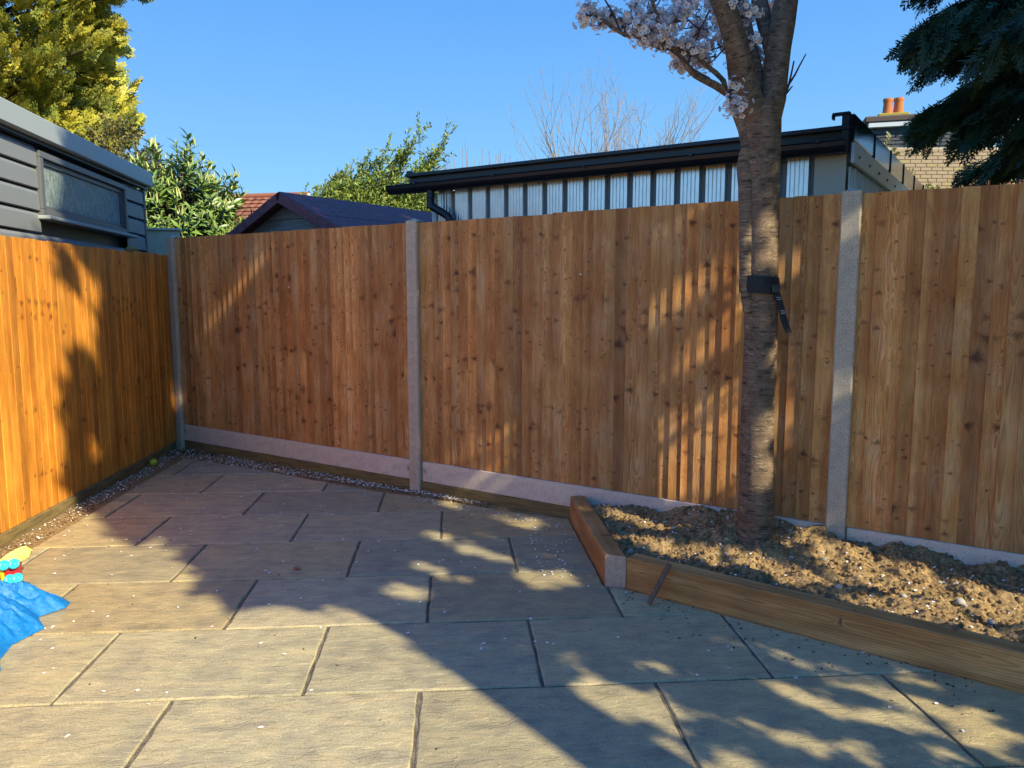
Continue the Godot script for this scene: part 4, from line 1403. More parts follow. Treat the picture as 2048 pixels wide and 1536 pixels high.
	for p in spots:
		var best := Vector3.ZERO
		var bd := 99.0
		for q in nodes:
			var dd: float = q.distance_to(p)
			if dd < bd:
				bd = dd
				best = q
		tube(spur, [best, best.lerp(p, 0.55) + Vector3(rf(-.03, .03), -0.02, rf(-.03, .03)), p], [0.005, 0.0035, 0.002], 4, false)
		nodes.append(p.lerp(best, 0.4))
		for j in (2 if rng.randf() < 0.6 else 1):
			var o := put(cl[rng.randi() % 4], "blossom_cluster", M.petal, root)
			o.transform = Transform3D(Basis.from_euler(Vector3(rf(0, 6), rf(0, 6), rf(0, 6))) * Basis.from_scale(Vector3.ONE * rf(0.7, 1.0)), p + Vector3(rf(-.04, .04), rf(-.04, .04), rf(-.04, .04)) * j)
	tag(put(spur, "spurs", M.twig, root), "", "", "", "stuff")
	# ratchet strap round the trunk
	var st := thing("tree_strap", "black webbing strap buckled round the cherry trunk with a hanging tail", "strap", Vector3(1.337, 1.542, -4.17))
	var band := MB.new()
	var prev := []
	for k in 25:
		var a := TAU * k / 24.0
		var d := Vector3(cos(a), 0, sin(a))
		var r := 0.0935 + (0.03 if d.x < -0.2 else 0.0) * absf(d.x) * 0.6
		var sag := -0.006 * d.x
		prev.append([d * r + Vector3(0, -0.046 + sag, 0), d * (r + 0.003) + Vector3(0, 0, 0), d * (r - 0.001) + Vector3(0, 0.046 + sag, 0)])
	for k in 24:
		for j in 2: band.quad(prev[k + 1][j], prev[k][j], prev[k][j + 1], prev[k + 1][j + 1])
	put(band, "band", M.strap, st)
	var tl := MB.new()
	var tp := [Vector3(0.05, -0.02, 0.082), Vector3(0.068, -0.06, 0.08), Vector3(0.088, -0.12, 0.078), Vector3(0.104, -0.18, 0.076), Vector3(0.135, -0.255, 0.074)]
	for k in 4:
		var x := Vector3(0.0165, 0.004, 0)
		tl.quad(tp[k + 1] - x, tp[k + 1] + x, tp[k] + x, tp[k] - x)
		var zz := Vector3(0, 0, -0.003)
		tl.quad(tp[k] - x + zz, tp[k] + x + zz, tp[k + 1] + x + zz, tp[k + 1] - x + zz)
	put(tl, "strap_tail", M.strap, st)
	var bk := MB.new()
	box(bk, Transform3D(Basis(Vector3.UP, 0.3), Vector3(0.052, -0.018, 0.088)), Vector3(0.05, 0.05, 0.012), 0.004)
	put(bk, "buckle", M.black_steel, st)
	for q in [[0.070, -0.065], [0.074, -0.075], [0.092, -0.134], [0.096, -0.142], [0.097, -0.150]]:
		var ln := MB.new()
		box(ln, Transform3D(Basis.IDENTITY, Vector3(q[0], q[1], 0.0815)), Vector3(0.024, 0.002, 0.001), 0.0)
		put(ln, "printed_line", M.print, st)
	for k in 3:
		var ln := MB.new()
		var a := deg_to_rad(112 + k * 4)
		box(ln, Transform3D(Basis(Vector3.UP, PI / 2 - a), Vector3(cos(a) * 0.0985, -0.01, sin(a) * 0.0985)), Vector3(0.002, 0.022, 0.001), 0.0)
		put(ln, "printed_line", M.print, st)

# ------------------------------------------------------------------ buildings behind
func garden_room() -> void:
	var a := deg_to_rad(-9)
	var wd := Vector3(sin(a), 0, -cos(a))
	var wn := Vector3(cos(a), 0, sin(a))
	var K := Vector3(-4.02, 0, -8.4)
	var root := thing("garden_room", "grey clad flat-roofed garden room behind the side fence", "building", K)
	# local x: towards us along the wall, y up, z out of the wall
	var X := Transform3D(-wd, Vector3.UP, wn, Vector3.ZERO)
	var L := 4.2
	var k0 := -0.2
	var core := MB.new()
	box(core, X * Transform3D(Basis.IDENTITY, Vector3(k0 + L * 0.5 + 0.0, 1.33, -1.5)), Vector3(L - 0.02, 2.7, 2.9), 0.0)
	put(core, "wall", M.frame_grey, root)
	# horizontal cladding boards with a lapped shadow gap, cut round the window
	var wk0 := 0.44
	var wk1 := 2.42
	for i in 16:
		var y0 := 2.62 - 0.165 * (i + 1)
		if y0 < 0.1: break
		var y1 := y0 + 0.153
		var spans := [[k0 + 0.03, k0 + L]]
		if y0 < 2.57 and y1 > 2.09: spans = [[k0 + 0.03, wk0 - 0.005], [wk1 + 0.005, k0 + L]]
		for s in spans:
			var mb := MB.new()
			var pf := [Vector2(y0, 0.0), Vector2(y0, 0.026), Vector2(y0 + 0.004, 0.03), Vector2(y1 - 0.03, 0.026), Vector2(y1, 0.006), Vector2(y1, 0.0)]
			for q in pf.size() - 1:
				mb.quad(X * Vector3(s[0], pf[q].x, pf[q].y), X * Vector3(s[1], pf[q].x, pf[q].y), X * Vector3(s[1], pf[q + 1].x, pf[q + 1].y), X * Vector3(s[0], pf[q + 1].x, pf[q + 1].y))
			put(mb, "cladding_board", M.cladding, root)
	var ct := MB.new()
	box(ct, X * Transform3D(Basis.IDENTITY, Vector3(k0, 1.32, -0.005)), Vector3(0.055, 2.6, 0.08), 0.004)
	put(ct, "corner_trim", M.frame_grey, root)
	var fa := MB.new()
	box(fa, X * Transform3D(Basis.IDENTITY, Vector3(k0 + L * 0.5 - 0.02, 2.73, -1.42)), Vector3(L + 0.1, 0.16, 3.06), 0.01)
	var rf_ := put(fa, "roof_fascia", M.fascia, root)
	var dr := MB.new()
	box(dr, X * Transform3D(Basis.IDENTITY, Vector3(k0 + L * 0.5 - 0.02, 2.635, 0.03)), Vector3(L + 0.06, 0.03, 0.06), 0.004)
	put(dr, "drip_edge", M.black_plastic, rf_)
	# window
	var win := MB.new()
	var cx := (wk0 + wk1) * 0.5
	var ww := wk1 - wk0
	for q in [[Vector3(cx, 2.555, 0.02), Vector3(ww, 0.05, 0.06)], [Vector3(cx, 2.115, 0.02), Vector3(ww, 0.05, 0.06)], [Vector3(wk0 + 0.03, 2.335, 0.021), Vector3(0.06, 0.39, 0.058)], [Vector3(wk1 - 0.03, 2.335, 0.021), Vector3(0.06, 0.39, 0.058)]]:
		box(win, X * Transform3D(Basis.IDENTITY, q[0]), q[1], 0.004)
	var wf := put(win, "window_frame", M.frame_grey, root)
	var sash := MB.new()
	for q in [[Vector3(cx, 2.51, 0.005), Vector3(ww - 0.12, 0.04, 0.03)], [Vector3(cx, 2.16, 0.005), Vector3(ww - 0.12, 0.04, 0.03)], [Vector3(wk0 + 0.08, 2.335, 0.006), Vector3(0.04, 0.31, 0.028)], [Vector3(wk1 - 0.08, 2.335, 0.006), Vector3(0.04, 0.31, 0.028)]]:
		box(sash, X * Transform3D(Basis.IDENTITY, q[0]), q[1], 0.004)
	put(sash, "sash", M.frame_grey, wf)
	var gl := MB.new()
	box(gl, X * Transform3D(Basis.IDENTITY, Vector3(cx, 2.335, -0.004)), Vector3(ww - 0.2, 0.312, 0.012), 0.0)
	put(gl, "frosted_pane", M.glass, wf)
	var sl := MB.new()
	box(sl, X * Transform3D(Basis.IDENTITY, Vector3(cx - 0.02, 2.075, 0.05)), Vector3(ww + 0.12, 0.03, 0.12), 0.006)
	put(sl, "window_sill", M.fascia, wf)
	# outlet spout at the far corner
	var sp := MB.new()
	box(sp, X * Transform3D(Basis(Vector3.RIGHT, 0.2), Vector3(k0 - 0.13, 2.49, -0.12)), Vector3(0.2, 0.07, 0.12), 0.015)
	put(sp, "rain_outlet", M.frame_grey, root)

func outbuilding() -> void:
	var root := thing("metal_outbuilding", "silver profiled-metal outbuilding with black gutter behind the fence", "outbuilding", FO)
	var X := Transform3D(FD, Vector3.UP, FN, Vector3.ZERO)
	var B := func(mb: MB, c: Vector3, s: Vector3, bev := 0.004) -> void: box(mb, X * Transform3D(Basis.IDENTITY, c), s, bev)
	var s0 := -3.74
	var s1 := -0.25
	var z := -1.12           # outer face of the wall
	var core := MB.new()
	B.call(core, Vector3((s0 + s1) * 0.5, 1.2, z - 2.0), Vector3(s1 - s0 - 0.06, 2.4, 3.88), 0.0)
	put(core, "frame", M.zinc, root)
	# profiled sheets: broad crowns with fine swages between narrow valleys
	var s := s0 + 0.03
	while s < s1 - 0.3:
		var mb := MB.new()
		var w := 0.157
		var pf := [Vector2(0, -0.028), Vector2(0.008, 0.0)]
		for k in 4:
			var c := 0.03 + k * 0.03
			pf.append_array([Vector2(c - 0.004, 0.0), Vector2(c, -0.004), Vector2(c + 0.004, 0.0)])
		pf.append_array([Vector2(w - 0.008, 0.0), Vector2(w, -0.028)])
		for q in pf.size() - 1:
			mb.quad(X * Vector3(s + pf[q].x, 0, z + pf[q].y), X * Vector3(s + pf[q + 1].x, 0, z + pf[q + 1].y), X * Vector3(s + pf[q + 1].x, 2.42, z + pf[q + 1].y), X * Vector3(s + pf[q].x, 2.42, z + pf[q].y))
		put(mb, "wall_sheet", M.zinc, root)
		var cv := MB.new()  # strip added in each valley; its grey stands in for shade and dark reflection
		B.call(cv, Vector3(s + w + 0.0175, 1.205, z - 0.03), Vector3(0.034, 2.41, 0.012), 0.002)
		put(cv, "valley_shade_strip", M.valley_shade, root)
		s += w + 0.035
	var cp := MB.new()
	B.call(cp, Vector3(s1 - 0.10, 1.205, z + 0.004), Vector3(0.20, 2.41, 0.012), 0.002)
	put(cp, "corner_flashing", M.cream, root)
	var le := MB.new()
	B.call(le, Vector3(s0, 1.2, z + 0.002), Vector3(0.05, 2.4, 0.03), 0.003)
	put(le, "end_flashing", M.white_trim, root)
	# side wall going away
	var n := 0
	var d := 0.06
	while d < 3.6:
		var mb := MB.new()
		B.call(mb, Vector3(s1 + 0.01, 1.17, z - d - 0.05), Vector3(0.012, 2.33, 0.1), 0.0)
		put(mb, "side_sheet", M.zinc, root)
		var rb := MB.new()
		B.call(rb, Vector3(s1 + 0.02, 1.17, z - d - 0.115), Vector3(0.03, 2.33, 0.026), 0.004)
		put(rb, "side_rib", M.white_trim, root)
		d += 0.135
		n += 1
	# roof edge: fascia, gutter, parapet
	var fc := MB.new()
	B.call(fc, Vector3((s0 + s1) * 0.5 - 0.12, 2.49, z + 0.03), Vector3(s1 - s0 + 0.28, 0.16, 0.04), 0.004)
	put(fc, "fascia", M.black_trim, root)
	var rfm := MB.new()
	B.call(rfm, Vector3((s0 + s1) * 0.5 - 0.12, 2.565, z - 1.9), Vector3(s1 - s0 + 0.3, 0.03, 4.0), 0.004)
	put(rfm, "roof", M.black_trim, root)
	var gt := MB.new()
	var prof := []
	for k in 9:
		var a := PI * k / 8.0
		prof.append(Vector2(0.058 - 0.058 * cos(a), -0.07 * sin(a)))
	prof.append(Vector2(0.122, 0.008))
	prof.append(Vector2(0.112, 0.012))
	for k in prof.size() - 1:
		gt.quad(X * Vector3(s0 - 0.44, 2.47 + prof[k].y, z + 0.05 + prof[k].x), X * Vector3(s1 + 0.02, 2.47 + prof[k].y, z + 0.05 + prof[k].x), X * Vector3(s1 + 0.02, 2.47 + prof[k + 1].y, z + 0.05 + prof[k + 1].x), X * Vector3(s0 - 0.44, 2.47 + prof[k + 1].y, z + 0.05 + prof[k + 1].x))
	for e in [s0 - 0.44, s1 + 0.02]:
		var poly := PackedVector2Array()
		for k in 9: poly.append(prof[k])
		prism(gt, poly, X * Transform3D(Basis(Vector3(0, 0, 1), Vector3(0, 1, 0), Vector3(-1, 0, 0)), Vector3(e, 2.47, z + 0.05)), 0.004)
	var g := put(gt, "gutter", M.black_plastic, root)
	for e in range(0, 5):
		var cl := MB.new()
		B.call(cl, Vector3(s0 - 0.1 + e * 0.86, 2.475, z + 0.115), Vector3(0.03, 0.022, 0.13), 0.003)
		put(cl, "gutter_clip", M.black_plastic, g)
	var dp := MB.new()
	var dpx := -3.70
	tube(dp, [X * Vector3(dpx, 2.41, z + 0.108), X * Vector3(dpx, 2.30, z + 0.108), X * Vector3(dpx + 0.02, 2.265, z + 0.106), X * Vector3(dpx + 0.13, 2.20, z + 0.08), X * Vector3(dpx + 0.17, 2.17, z + 0.07), X * Vector3(dpx + 0.185, 2.12, z + 0.07), X * Vector3(dpx + 0.185, 0.1, z + 0.07)], [0.034, 0.034, 0.035, 0.034, 0.034, 0.034, 0.034], 14, true)
	put(dp, "downpipe", M.black_plastic, root)
	for y in [2.36, 2.27, 2.14]:
		var co := MB.new()
		lathe(co, X * Transform3D(Basis.IDENTITY, Vector3(dpx + (0.185 if y < 2.2 else 0.0), y - 0.02, z + (0.07 if y < 2.2 else 0.108))), [Vector2(0.034, 0), Vector2(0.04, 0.002), Vector2(0.04, 0.038), Vector2(0.034, 0.04)], 14)
		put(co, "pipe_collar", M.black_plastic, root)
	# side: pale trim with bolts, black glossy flashing above, hooked end piece
	var pl := PackedVector2Array([Vector2(-0.05, 2.345), Vector2(4.0, 2.345), Vector2(4.0, 2.475), Vector2(-0.05, 2.475)])
	var wt := MB.new()
	prism(wt, pl, X * Transform3D(Basis(Vector3(0, 0, -1), Vector3(0, 1, 0), Vector3(1, 0, 0)), Vector3(s1 + 0.035, 0, z)), 0.02)
	var wtn := put(wt, "verge_trim", M.white_trim, root)
	for k in 6:
		var bo := MB.new()
		lathe(bo, X * Transform3D(Basis(Vector3(0, 0, 1), -PI / 2), Vector3(s1 + 0.0555, 2.40, z - 0.12 - k * 0.42)), [Vector2(0.011, 0), Vector2(0.011, 0.005), Vector2(0, 0.009)], 8)
		put(bo, "bolt", M.black_trim, wtn)
	for k in 5:
		var fl := MB.new()
		B.call(fl, Vector3(s1 + 0.03, 2.565, z - 0.32 - k * 0.80 + 0.02), Vector3(0.05, 0.165, 0.77), 0.006)
		put(fl, "verge_flashing", M.black_steel, root)
		var jo := MB.new()
		B.call(jo, Vector3(s1 + 0.032, 2.562, z - 0.72 - k * 0.80 + 0.02), Vector3(0.062, 0.178, 0.02), 0.004)
		put(jo, "flashing_joint", M.black_trim, root)
	var hk := MB.new()
	B.call(hk, Vector3(s1 + 0.0, 2.56, z + 0.075), Vector3(0.05, 0.18, 0.03), 0.004)
	B.call(hk, Vector3(s1 - 0.03, 2.655, z + 0.075), Vector3(0.11, 0.018, 0.05), 0.004)
	B.call(hk, Vector3(s1 - 0.08, 2.638, z + 0.075), Vector3(0.014, 0.03, 0.05), 0.003)
	put(hk, "verge_end_cap", M.black_trim, root)
	var hl := MB.new()
	B.call(hl, Vector3(s0 - 0.28, 2.585, z + 0.02), Vector3(0.05, 0.06, 0.05), 0.006)
	put(hl, "verge_end_cap", M.black_trim, root)

func felt_shed() -> void:
	var root := thing("felt_roofed_shed", "timber shed with purple felt roof and pale grey gable behind the fence", "shed", fp(-5.62, 0, -1.0))
	var X := Transform3D(FD, Vector3.UP, FN, Vector3.ZERO)
	var half := 1.15
	var slope := 0.46
	var apex := 2.50
	var y0 := apex - half * slope
	var D := 3.4
	# gable boards
	for k in 16:
		var ya := 0.1 + k * 0.155
		var yb := minf(ya + 0.148, apex - 0.05)
		if ya > apex - 0.12: break
		var wa := minf(half - 0.1, (apex - 0.03 - ya) / slope)
		var wb := minf(half - 0.1, maxf(0.01, (apex - 0.03 - yb) / slope))
		var mb := MB.new()
		prism(mb, PackedVector2Array([Vector2(-wa, ya), Vector2(wa, ya), Vector2(wb, yb), Vector2(-wb, yb)]), X * Transform3D(Basis(Vector3.RIGHT, -0.03), Vector3(0, 0, -0.06)), 0.02)
		put(mb, "gable_board", M.shed_board, root)
	for sd in [-1.0, 1.0]:
		var rfm := MB.new()
		var dir := Vector3(sd, -slope, 0).normalized()
		var up := Vector3(slope * sd, 1, 0).normalized()
		var LL := (half + 0.12) * sqrt(1 + slope * slope)
		box(rfm, X * Transform3D(Basis(dir, up, dir.cross(up)), Vector3(0, apex + 0.02, -D * 0.5 + 0.08) + dir * LL * 0.5), Vector3(LL, 0.018, D), 0.004)
		var r := put(rfm, "felt_roof", M.felt, root)
		for q in [0.45, 0.9]:
			var lap := MB.new()
			box(lap, X * Transform3D(Basis(dir, up, dir.cross(up)), Vector3(0, apex + 0.031, -D * 0.5 + 0.08) + dir * LL * q), Vector3(0.02, 0.006, D - 0.01), 0.002)
			put(lap, "felt_lap", M.felt, r)
		var bg := MB.new()
		box(bg, X * Transform3D(Basis(dir, up, dir.cross(up)), Vector3(0, apex - 0.035, 0.092) + dir * (LL * 0.5 + 0.02)), Vector3(LL + 0.0, 0.095, 0.018), 0.004)
		put(bg, "barge_board", M.felt, root)
		for k in 5:
			var nl := MB.new()
			var c: Vector3 = Vector3(0, apex - 0.02, 0.103) + dir * (0.1 + k * 0.22) + up * 0.012
			lathe(nl, X * Transform3D(Basis(Vector3.RIGHT, PI / 2), c), [Vector2(0.007, 0), Vector2(0.006, 0.002), Vector2(0, 0.003)], 8)
			put(nl, "clout_nail", M.bolt, root)
		var w := MB.new()
		box(w, X * Transform3D(Basis.IDENTITY, Vector3(sd * (half - 0.1), y0 * 0.5, -D * 0.5)), Vector3(0.03, y0, D - 0.2), 0.002)
		put(w, "side_wall", M.shed_board, root)
	var pu_ := MB.new()
	box(pu_, X * Transform3D(Basis.IDENTITY, Vector3(0.52, 2.205, 0.02)), Vector3(0.06, 0.06, 0.16), 0.004)
	put(pu_, "purlin_end", M.felt, root)

func tiled_roof(root: Node, X: Transform3D, w: float, run: float, pitch: float, courses: int) -> void:
	# X at the eave's left corner, x along, z out of the slope's foot; courses joined into one part
	var mb := MB.new()
	var tw := 0.26
	var n := int(w / tw)
	for c in courses:
		var t := float(c) / courses
		for k in n:
			var g := rf(0.75, 1.2)
			mb.col = Color(g, g * rf(0.9, 1.05), g * rf(0.85, 1.05))
			var L := run / courses
			var a := Vector3(k * tw + 0.004, sin(pitch) * run * t, -cos(pitch) * run * t)
			var up := Vector3(0, cos(pitch), sin(pitch))
			var al := Vector3(0, sin(pitch), -cos(pitch))
			var p0 := a + up * 0.04
			var m0 := a + Vector3(tw * 0.5, 0, 0) + up * 0.065
			var q0 := a + Vector3(tw - 0.008, 0, 0) + up * 0.04
			mb.quad(X * p0, X * m0, X * (m0 + al * L * 1.05 - up * 0.045), X * (p0 + al * L * 1.05 - up * 0.03))
			mb.quad(X * m0, X * q0, X * (q0 + al * L * 1.05 - up * 0.03), X * (m0 + al * L * 1.05 - up * 0.045))
			mb.quad(X * a, X * (a + Vector3(tw - 0.008, 0, 0)), X * q0, X * p0)
	tag(put(mb, "roof_tiles", M.roof_tile, root), "", "", "", "stuff")

func houses() -> void:
	# red roof beyond the laurel
	var r1 := thing("red_roofed_house", "house with weathered red tiled roof beyond the laurel", "house", Vector3(-9.2, 0, -23.2))
	var X := Transform3D(Basis(Vector3.UP, -0.22), Vector3(-1.6, 3.0, 0))
	tiled_roof(r1, X, 4.2, 2.55, 0.62, 11)
	var un := MB.new()
	bar(un, X * Vector3(2.1, 0.0, 0.0), X * Vector3(2.1, 1.48, -2.08), 4.2, 0.04, Vector3.RIGHT)
	put(un, "roof_boarding", M.roof_dark, r1)
	var rd := MB.new()
	tube(rd, [X * Vector3(0, 1.52, -2.09), X * Vector3(4.16, 1.52, -2.09)], [0.09, 0.09], 8)
	put(rd, "ridge", M.roof_tile, r1)
	var wl := MB.new()
	box(wl, X * Transform3D(Basis.IDENTITY, Vector3(2.0, -1.5, -1.9)), Vector3(3.7, 3.0, 3.4), 0.0)
	put(wl, "wall", M.render, r1)
	var bgd := MB.new()
	bar(bgd, X * Vector3(4.2, -0.1, 0.12), X * Vector3(4.2, 1.5, -2.08), 0.05, 0.18, Vector3.RIGHT)
	put(bgd, "barge_board", M.white_paint, r1)
	# small dormer cheek in front of it, white barge
	var ch := MB.new()
	prism(ch, PackedVector2Array([Vector2(0, 0), Vector2(1.5, 0), Vector2(0, 1.5)]), Transform3D(Basis(Vector3.UP, 0.1), Vector3(0.35, 2.4, 1.0)), 0.1)
	put(ch, "gable_wall", M.render, r1)
	var chb := MB.new()
	bar(chb, Vector3(0.35, 3.98, 1.12), Vector3(1.95, 2.38, 1.0), 0.12, 0.14, Vector3(0, 0, 1))
	put(chb, "verge_board", M.white_trim, r1)
	# gable house behind the windblown tree
	var r2 := thing("brown_gabled_house", "brown brick gabled house showing behind the windblown tree", "house", Vector3(-4.4, 0, -20.5))
	var gw := MB.new()
	prism(gw, PackedVector2Array([Vector2(-1.9, 0), Vector2(1.9, 0), Vector2(1.9, 2.2), Vector2(0, 4.42), Vector2(-1.9, 2.2)]), Transform3D(Basis.IDENTITY, Vector3(0, 0, -0.2)), 0.2)
	put(gw, "gable_wall", M.brick_plain, r2)
	for sd in [-1.0, 1.0]:
		var d := Vector3(1.9 * sd, -2.22, 0).normalized()
		var u := Vector3(2.22 * sd, 1.9, 0).normalized()
		var bb := MB.new()
		box(bb, Transform3D(Basis(d, u, d.cross(u)), Vector3(0, 4.43, 0.05) + d * 1.5), Vector3(3.0, 0.16, 0.12), 0.01)
		put(bb, "barge_board", M.cream, r2)
		var rt := MB.new()
		box(rt, Transform3D(Basis(d, u, d.cross(u)), Vector3(0, 4.56, -1.0) + d * 1.5), Vector3(3.1, 0.07, 2.3), 0.01)
		put(rt, "roof", M.roof_dark, r2)
	# slate-hung dormer house to the right
	var r3 := thing("dormer_house", "dark slate-hung dormer house with terracotta chimney pots", "house", Vector3(9.95, 0, -22.0))
	var XX := Transform3D(Basis(Vector3.UP, -0.28), Vector3.ZERO)
	var core := MB.new()
	box(core, XX * Transform3D(Basis.IDENTITY, Vector3(3.0, 3.0, -2.0)), Vector3(5.98, 6.0, 3.9), 0.0)
	put(core, "wall", M.slate, r3)
	var sl := MB.new()
	for c in 30:
		var y := 3.2 + c * 0.095
		for k in 24:
			var g := rf(0.6, 1.5)
			sl.col = Color(g, g, g * 1.05)
			var x := k * 0.25 + (0.125 if c % 2 else 0.0)
			sl.quad(XX * Vector3(x + 0.004, y, 0.03), XX * Vector3(minf(x + 0.246, 6.0), y, 0.03), XX * Vector3(minf(x + 0.246, 6.0), y + 0.115, 0.004), XX * Vector3(x + 0.004, y + 0.115, 0.004))
			sl.quad(XX * Vector3(x + 0.004, y, 0.0), XX * Vector3(minf(x + 0.246, 6.0), y, 0.0), XX * Vector3(minf(x + 0.246, 6.0), y, 0.03), XX * Vector3(x + 0.004, y, 0.03))
	tag(put(sl, "hung_slates", M.slate, r3), "", "", "", "stuff")
	var ff := MB.new()
	box(ff, XX * Transform3D(Basis.IDENTITY, Vector3(3.0, 6.08, 0.1)), Vector3(6.2, 0.13, 0.14), 0.01)
	put(ff, "fascia", M.white_paint, r3)
	var rr := MB.new()
	box(rr, XX * Transform3D(Basis.IDENTITY, Vector3(3.0, 6.23, -1.9)), Vector3(6.4, 0.17, 4.2), 0.03)
	put(rr, "roof", M.roof_dark, r3)
	var dp := MB.new()
	tube(dp, [XX * Vector3(1.22, 6.0, 0.12), XX * Vector3(1.22, 3.6, 0.12)], [0.04, 0.04], 8)
	put(dp, "downpipe", M.white_paint, r3)
	var wf := MB.new()
	for q in [[Vector3(3.0, 5.62, 0.06), Vector3(1.5, 0.09, 0.1)], [Vector3(3.0, 4.72, 0.06), Vector3(1.6, 0.1, 0.14)], [Vector3(2.27, 5.17, 0.061), Vector3(0.09, 0.84, 0.1)], [Vector3(3.73, 5.17, 0.061), Vector3(0.09, 0.84, 0.1)], [Vector3(3.0, 5.17, 0.061), Vector3(0.08, 0.84, 0.1)]]:
		box(wf, XX * Transform3D(Basis.IDENTITY, q[0]), q[1], 0.008)
	var wn := put(wf, "window_frame", M.white_paint, r3)
	for x in [2.64, 3.36]:
		var pn := MB.new()
		box(pn, XX * Transform3D(Basis.IDENTITY, Vector3(x, 5.17, 0.045)), Vector3(0.63, 0.8, 0.02), 0.0)
		put(pn, "pane", M.window, wn)
	# chimney
	var st := MB.new()
	box(st, XX * Transform3D(Basis.IDENTITY, Vector3(0.62, 6.36, -0.7)), Vector3(0.8, 0.28, 0.6), 0.02)
	var stack := put(st, "chimney_stack", M.lichen, r3)
	for x in [0.5, 0.78]:
		var pt := MB.new()
		lathe(pt, XX * Transform3D(Basis.IDENTITY, Vector3(x, 6.48, -0.7)), [Vector2(0.15, 0), Vector2(0.135, 0.1), Vector2(0.115, 0.36), Vector2(0.135, 0.38), Vector2(0.135, 0.46), Vector2(0.10, 0.47), Vector2(0.09, 0.3)], 16)
		put(pt, "chimney_pot", M.terracotta, stack)
	# sunlit brick wall of the neighbour, brick by brick where it shows above the fence
	var r4 := thing("brick_extension", "sunlit yellow-brown brick wall showing above the fence on the right", "house wall", Vector3(7.6, 0, -16.2))
	var jw := MB.new()
	box(jw, Transform3D(Basis.IDENTITY, Vector3(2.4, 2.23, -0.12)), Vector3(4.8, 4.46, 0.2), 0.0)
	put(jw, "mortar", M.brick_joint, r4)
	var bms := []
	for k in 5:
		var bm := MB.new()
		var g := rf(0.65, 1.25)
		bm.col = Color(g * rf(0.95, 1.15), g * rf(0.9, 1.0), g * rf(0.75, 1.0))
		box(bm, Transform3D.IDENTITY, Vector3(0.213, 0.063, 0.05), 0.003)
		bms.append(bm.mesh())
	for c in 13:
		for k in 22:
			var x := 0.11 + k * 0.225 + (0.1125 if c % 2 else 0.0)
			if x > 4.7: continue
			put(bms[rng.randi() % 5], "brick", M.brick, r4, Vector3(x, 3.50 + c * 0.075, -0.03 + rf(-0.002, 0.002)))
	# low rendered wall beyond the corner of the fences
	var r5 := thing("rendered_wall", "pale rendered wall beyond the meeting corner of the two fences", "wall", Vector3(-4.62, 0, -9.6))
	var rw := MB.new()
	box(rw, Transform3D(Basis(Vector3.UP, 0.2), Vector3(0, 1.13, 0)), Vector3(1.0, 2.26, 0.15), 0.01)
	put(rw, "wall", M.render, r5)
	var cpg := MB.new()
	box(cpg, Transform3D(Basis(Vector3.UP, 0.2), Vector3(0, 2.275, 0)), Vector3(1.04, 0.03, 0.19), 0.006)
	put(cpg, "coping", M.render, r5)

func far_greens() -> void:
	var small := leaf_mesh(0.07, 0.035, 0.2, Color(0.30, 0.30, 0.08), Color(0.46, 0.42, 0.16))
	leafy("climbing_shrub", "yellow-green leafy shrub in front of the sunlit brick wall", "shrub", Vector3(7.6, 0, -14.8), [[Vector3(-0.5, 3.35, 0), Vector3(0.5, 0.35, 0.4)], [Vector3(0.2, 3.2, 0), Vector3(0.6, 0.3, 0.4)], [Vector3(0.9, 3.1, 0.1), Vector3(0.7, 0.35, 0.4)], [Vector3(1.8, 3.1, 0), Vector3(0.7, 0.35, 0.4)], [Vector3(-0.75, 3.9, 0), Vector3(0.28, 0.4, 0.3)]], small, 3600, Vector3(0, 0.4, 0), M.pale_twig, M.leaf)
	var red := leaf_mesh(0.07, 0.03, 0.2, Color(0.34, 0.07, 0.05), Color(0.50, 0.16, 0.10))
	leafy("red_shrub", "small red-leaved shrub against the sunlit brick wall", "shrub", Vector3(8.55, 0, -14.4), [[Vector3(0, 3.42, 0), Vector3(0.42, 0.2, 0.3)], [Vector3(0.4, 3.32, 0), Vector3(0.4, 0.2, 0.3)]], red, 900, Vector3(0, 0.5, 0), M.pale_twig, M.leaf)
	var br := leaf_mesh(0.06, 0.03, 0.2, Color(0.16, 0.15, 0.05), Color(0.26, 0.22, 0.08))
	leafy("brownish_tree", "thin brownish-green tree between the golden conifer and the laurel", "tree", Vector3(-6.7, 0, -13.4), [[Vector3(0, 3.85, 0), Vector3(0.55, 0.5, 0.5)], [Vector3(-0.4, 3.2, 0), Vector3(0.6, 0.7, 0.5)], [Vector3(0.35, 3.3, 0), Vector3(0.45, 0.6, 0.5)]], br, 7000, Vector3(0.2, 0.3, 0), M.rough_bark, M.leaf)
	var dk := leaf_mesh(0.11, 0.045, 0.3, Color(0.06, 0.11, 0.03), Color(0.10, 0.17, 0.05))
	leafy("dark_shrub", "dark green shrub filling the gap beside the laurel", "shrub", Vector3(-5.95, 0, -12.4), [[Vector3(0, 2.9, 0), Vector3(0.55, 0.55, 0.5)], [Vector3(0.3, 2.2, 0), Vector3(0.6, 0.8, 0.5)]], dk, 3000, Vector3(0, 0.3, 0), M.rough_bark, M.gloss_leaf)

# ------------------------------------------------------------------ small things
func petal_mesh() -> ArrayMesh:
	var mb := MB.new()
	var c := Vector3(0, 0.0005, 0)
	var ring := [Vector3(0, 0.001, -0.007), Vector3(0.0045, 0.003, -0.002), Vector3(0.005, 0.0035, 0.004), Vector3(0.0015, 0.002, 0.0065), Vector3(0, 0.0015, 0.0055), Vector3(-0.002, 0.002, 0.0065), Vector3(-0.005, 0.0035, 0.004), Vector3(-0.0045, 0.003, -0.002)]
	for k in ring.size(): mb.tri(c, ring[(k + 1) % ring.size()], ring[k])
	return mb.mesh()

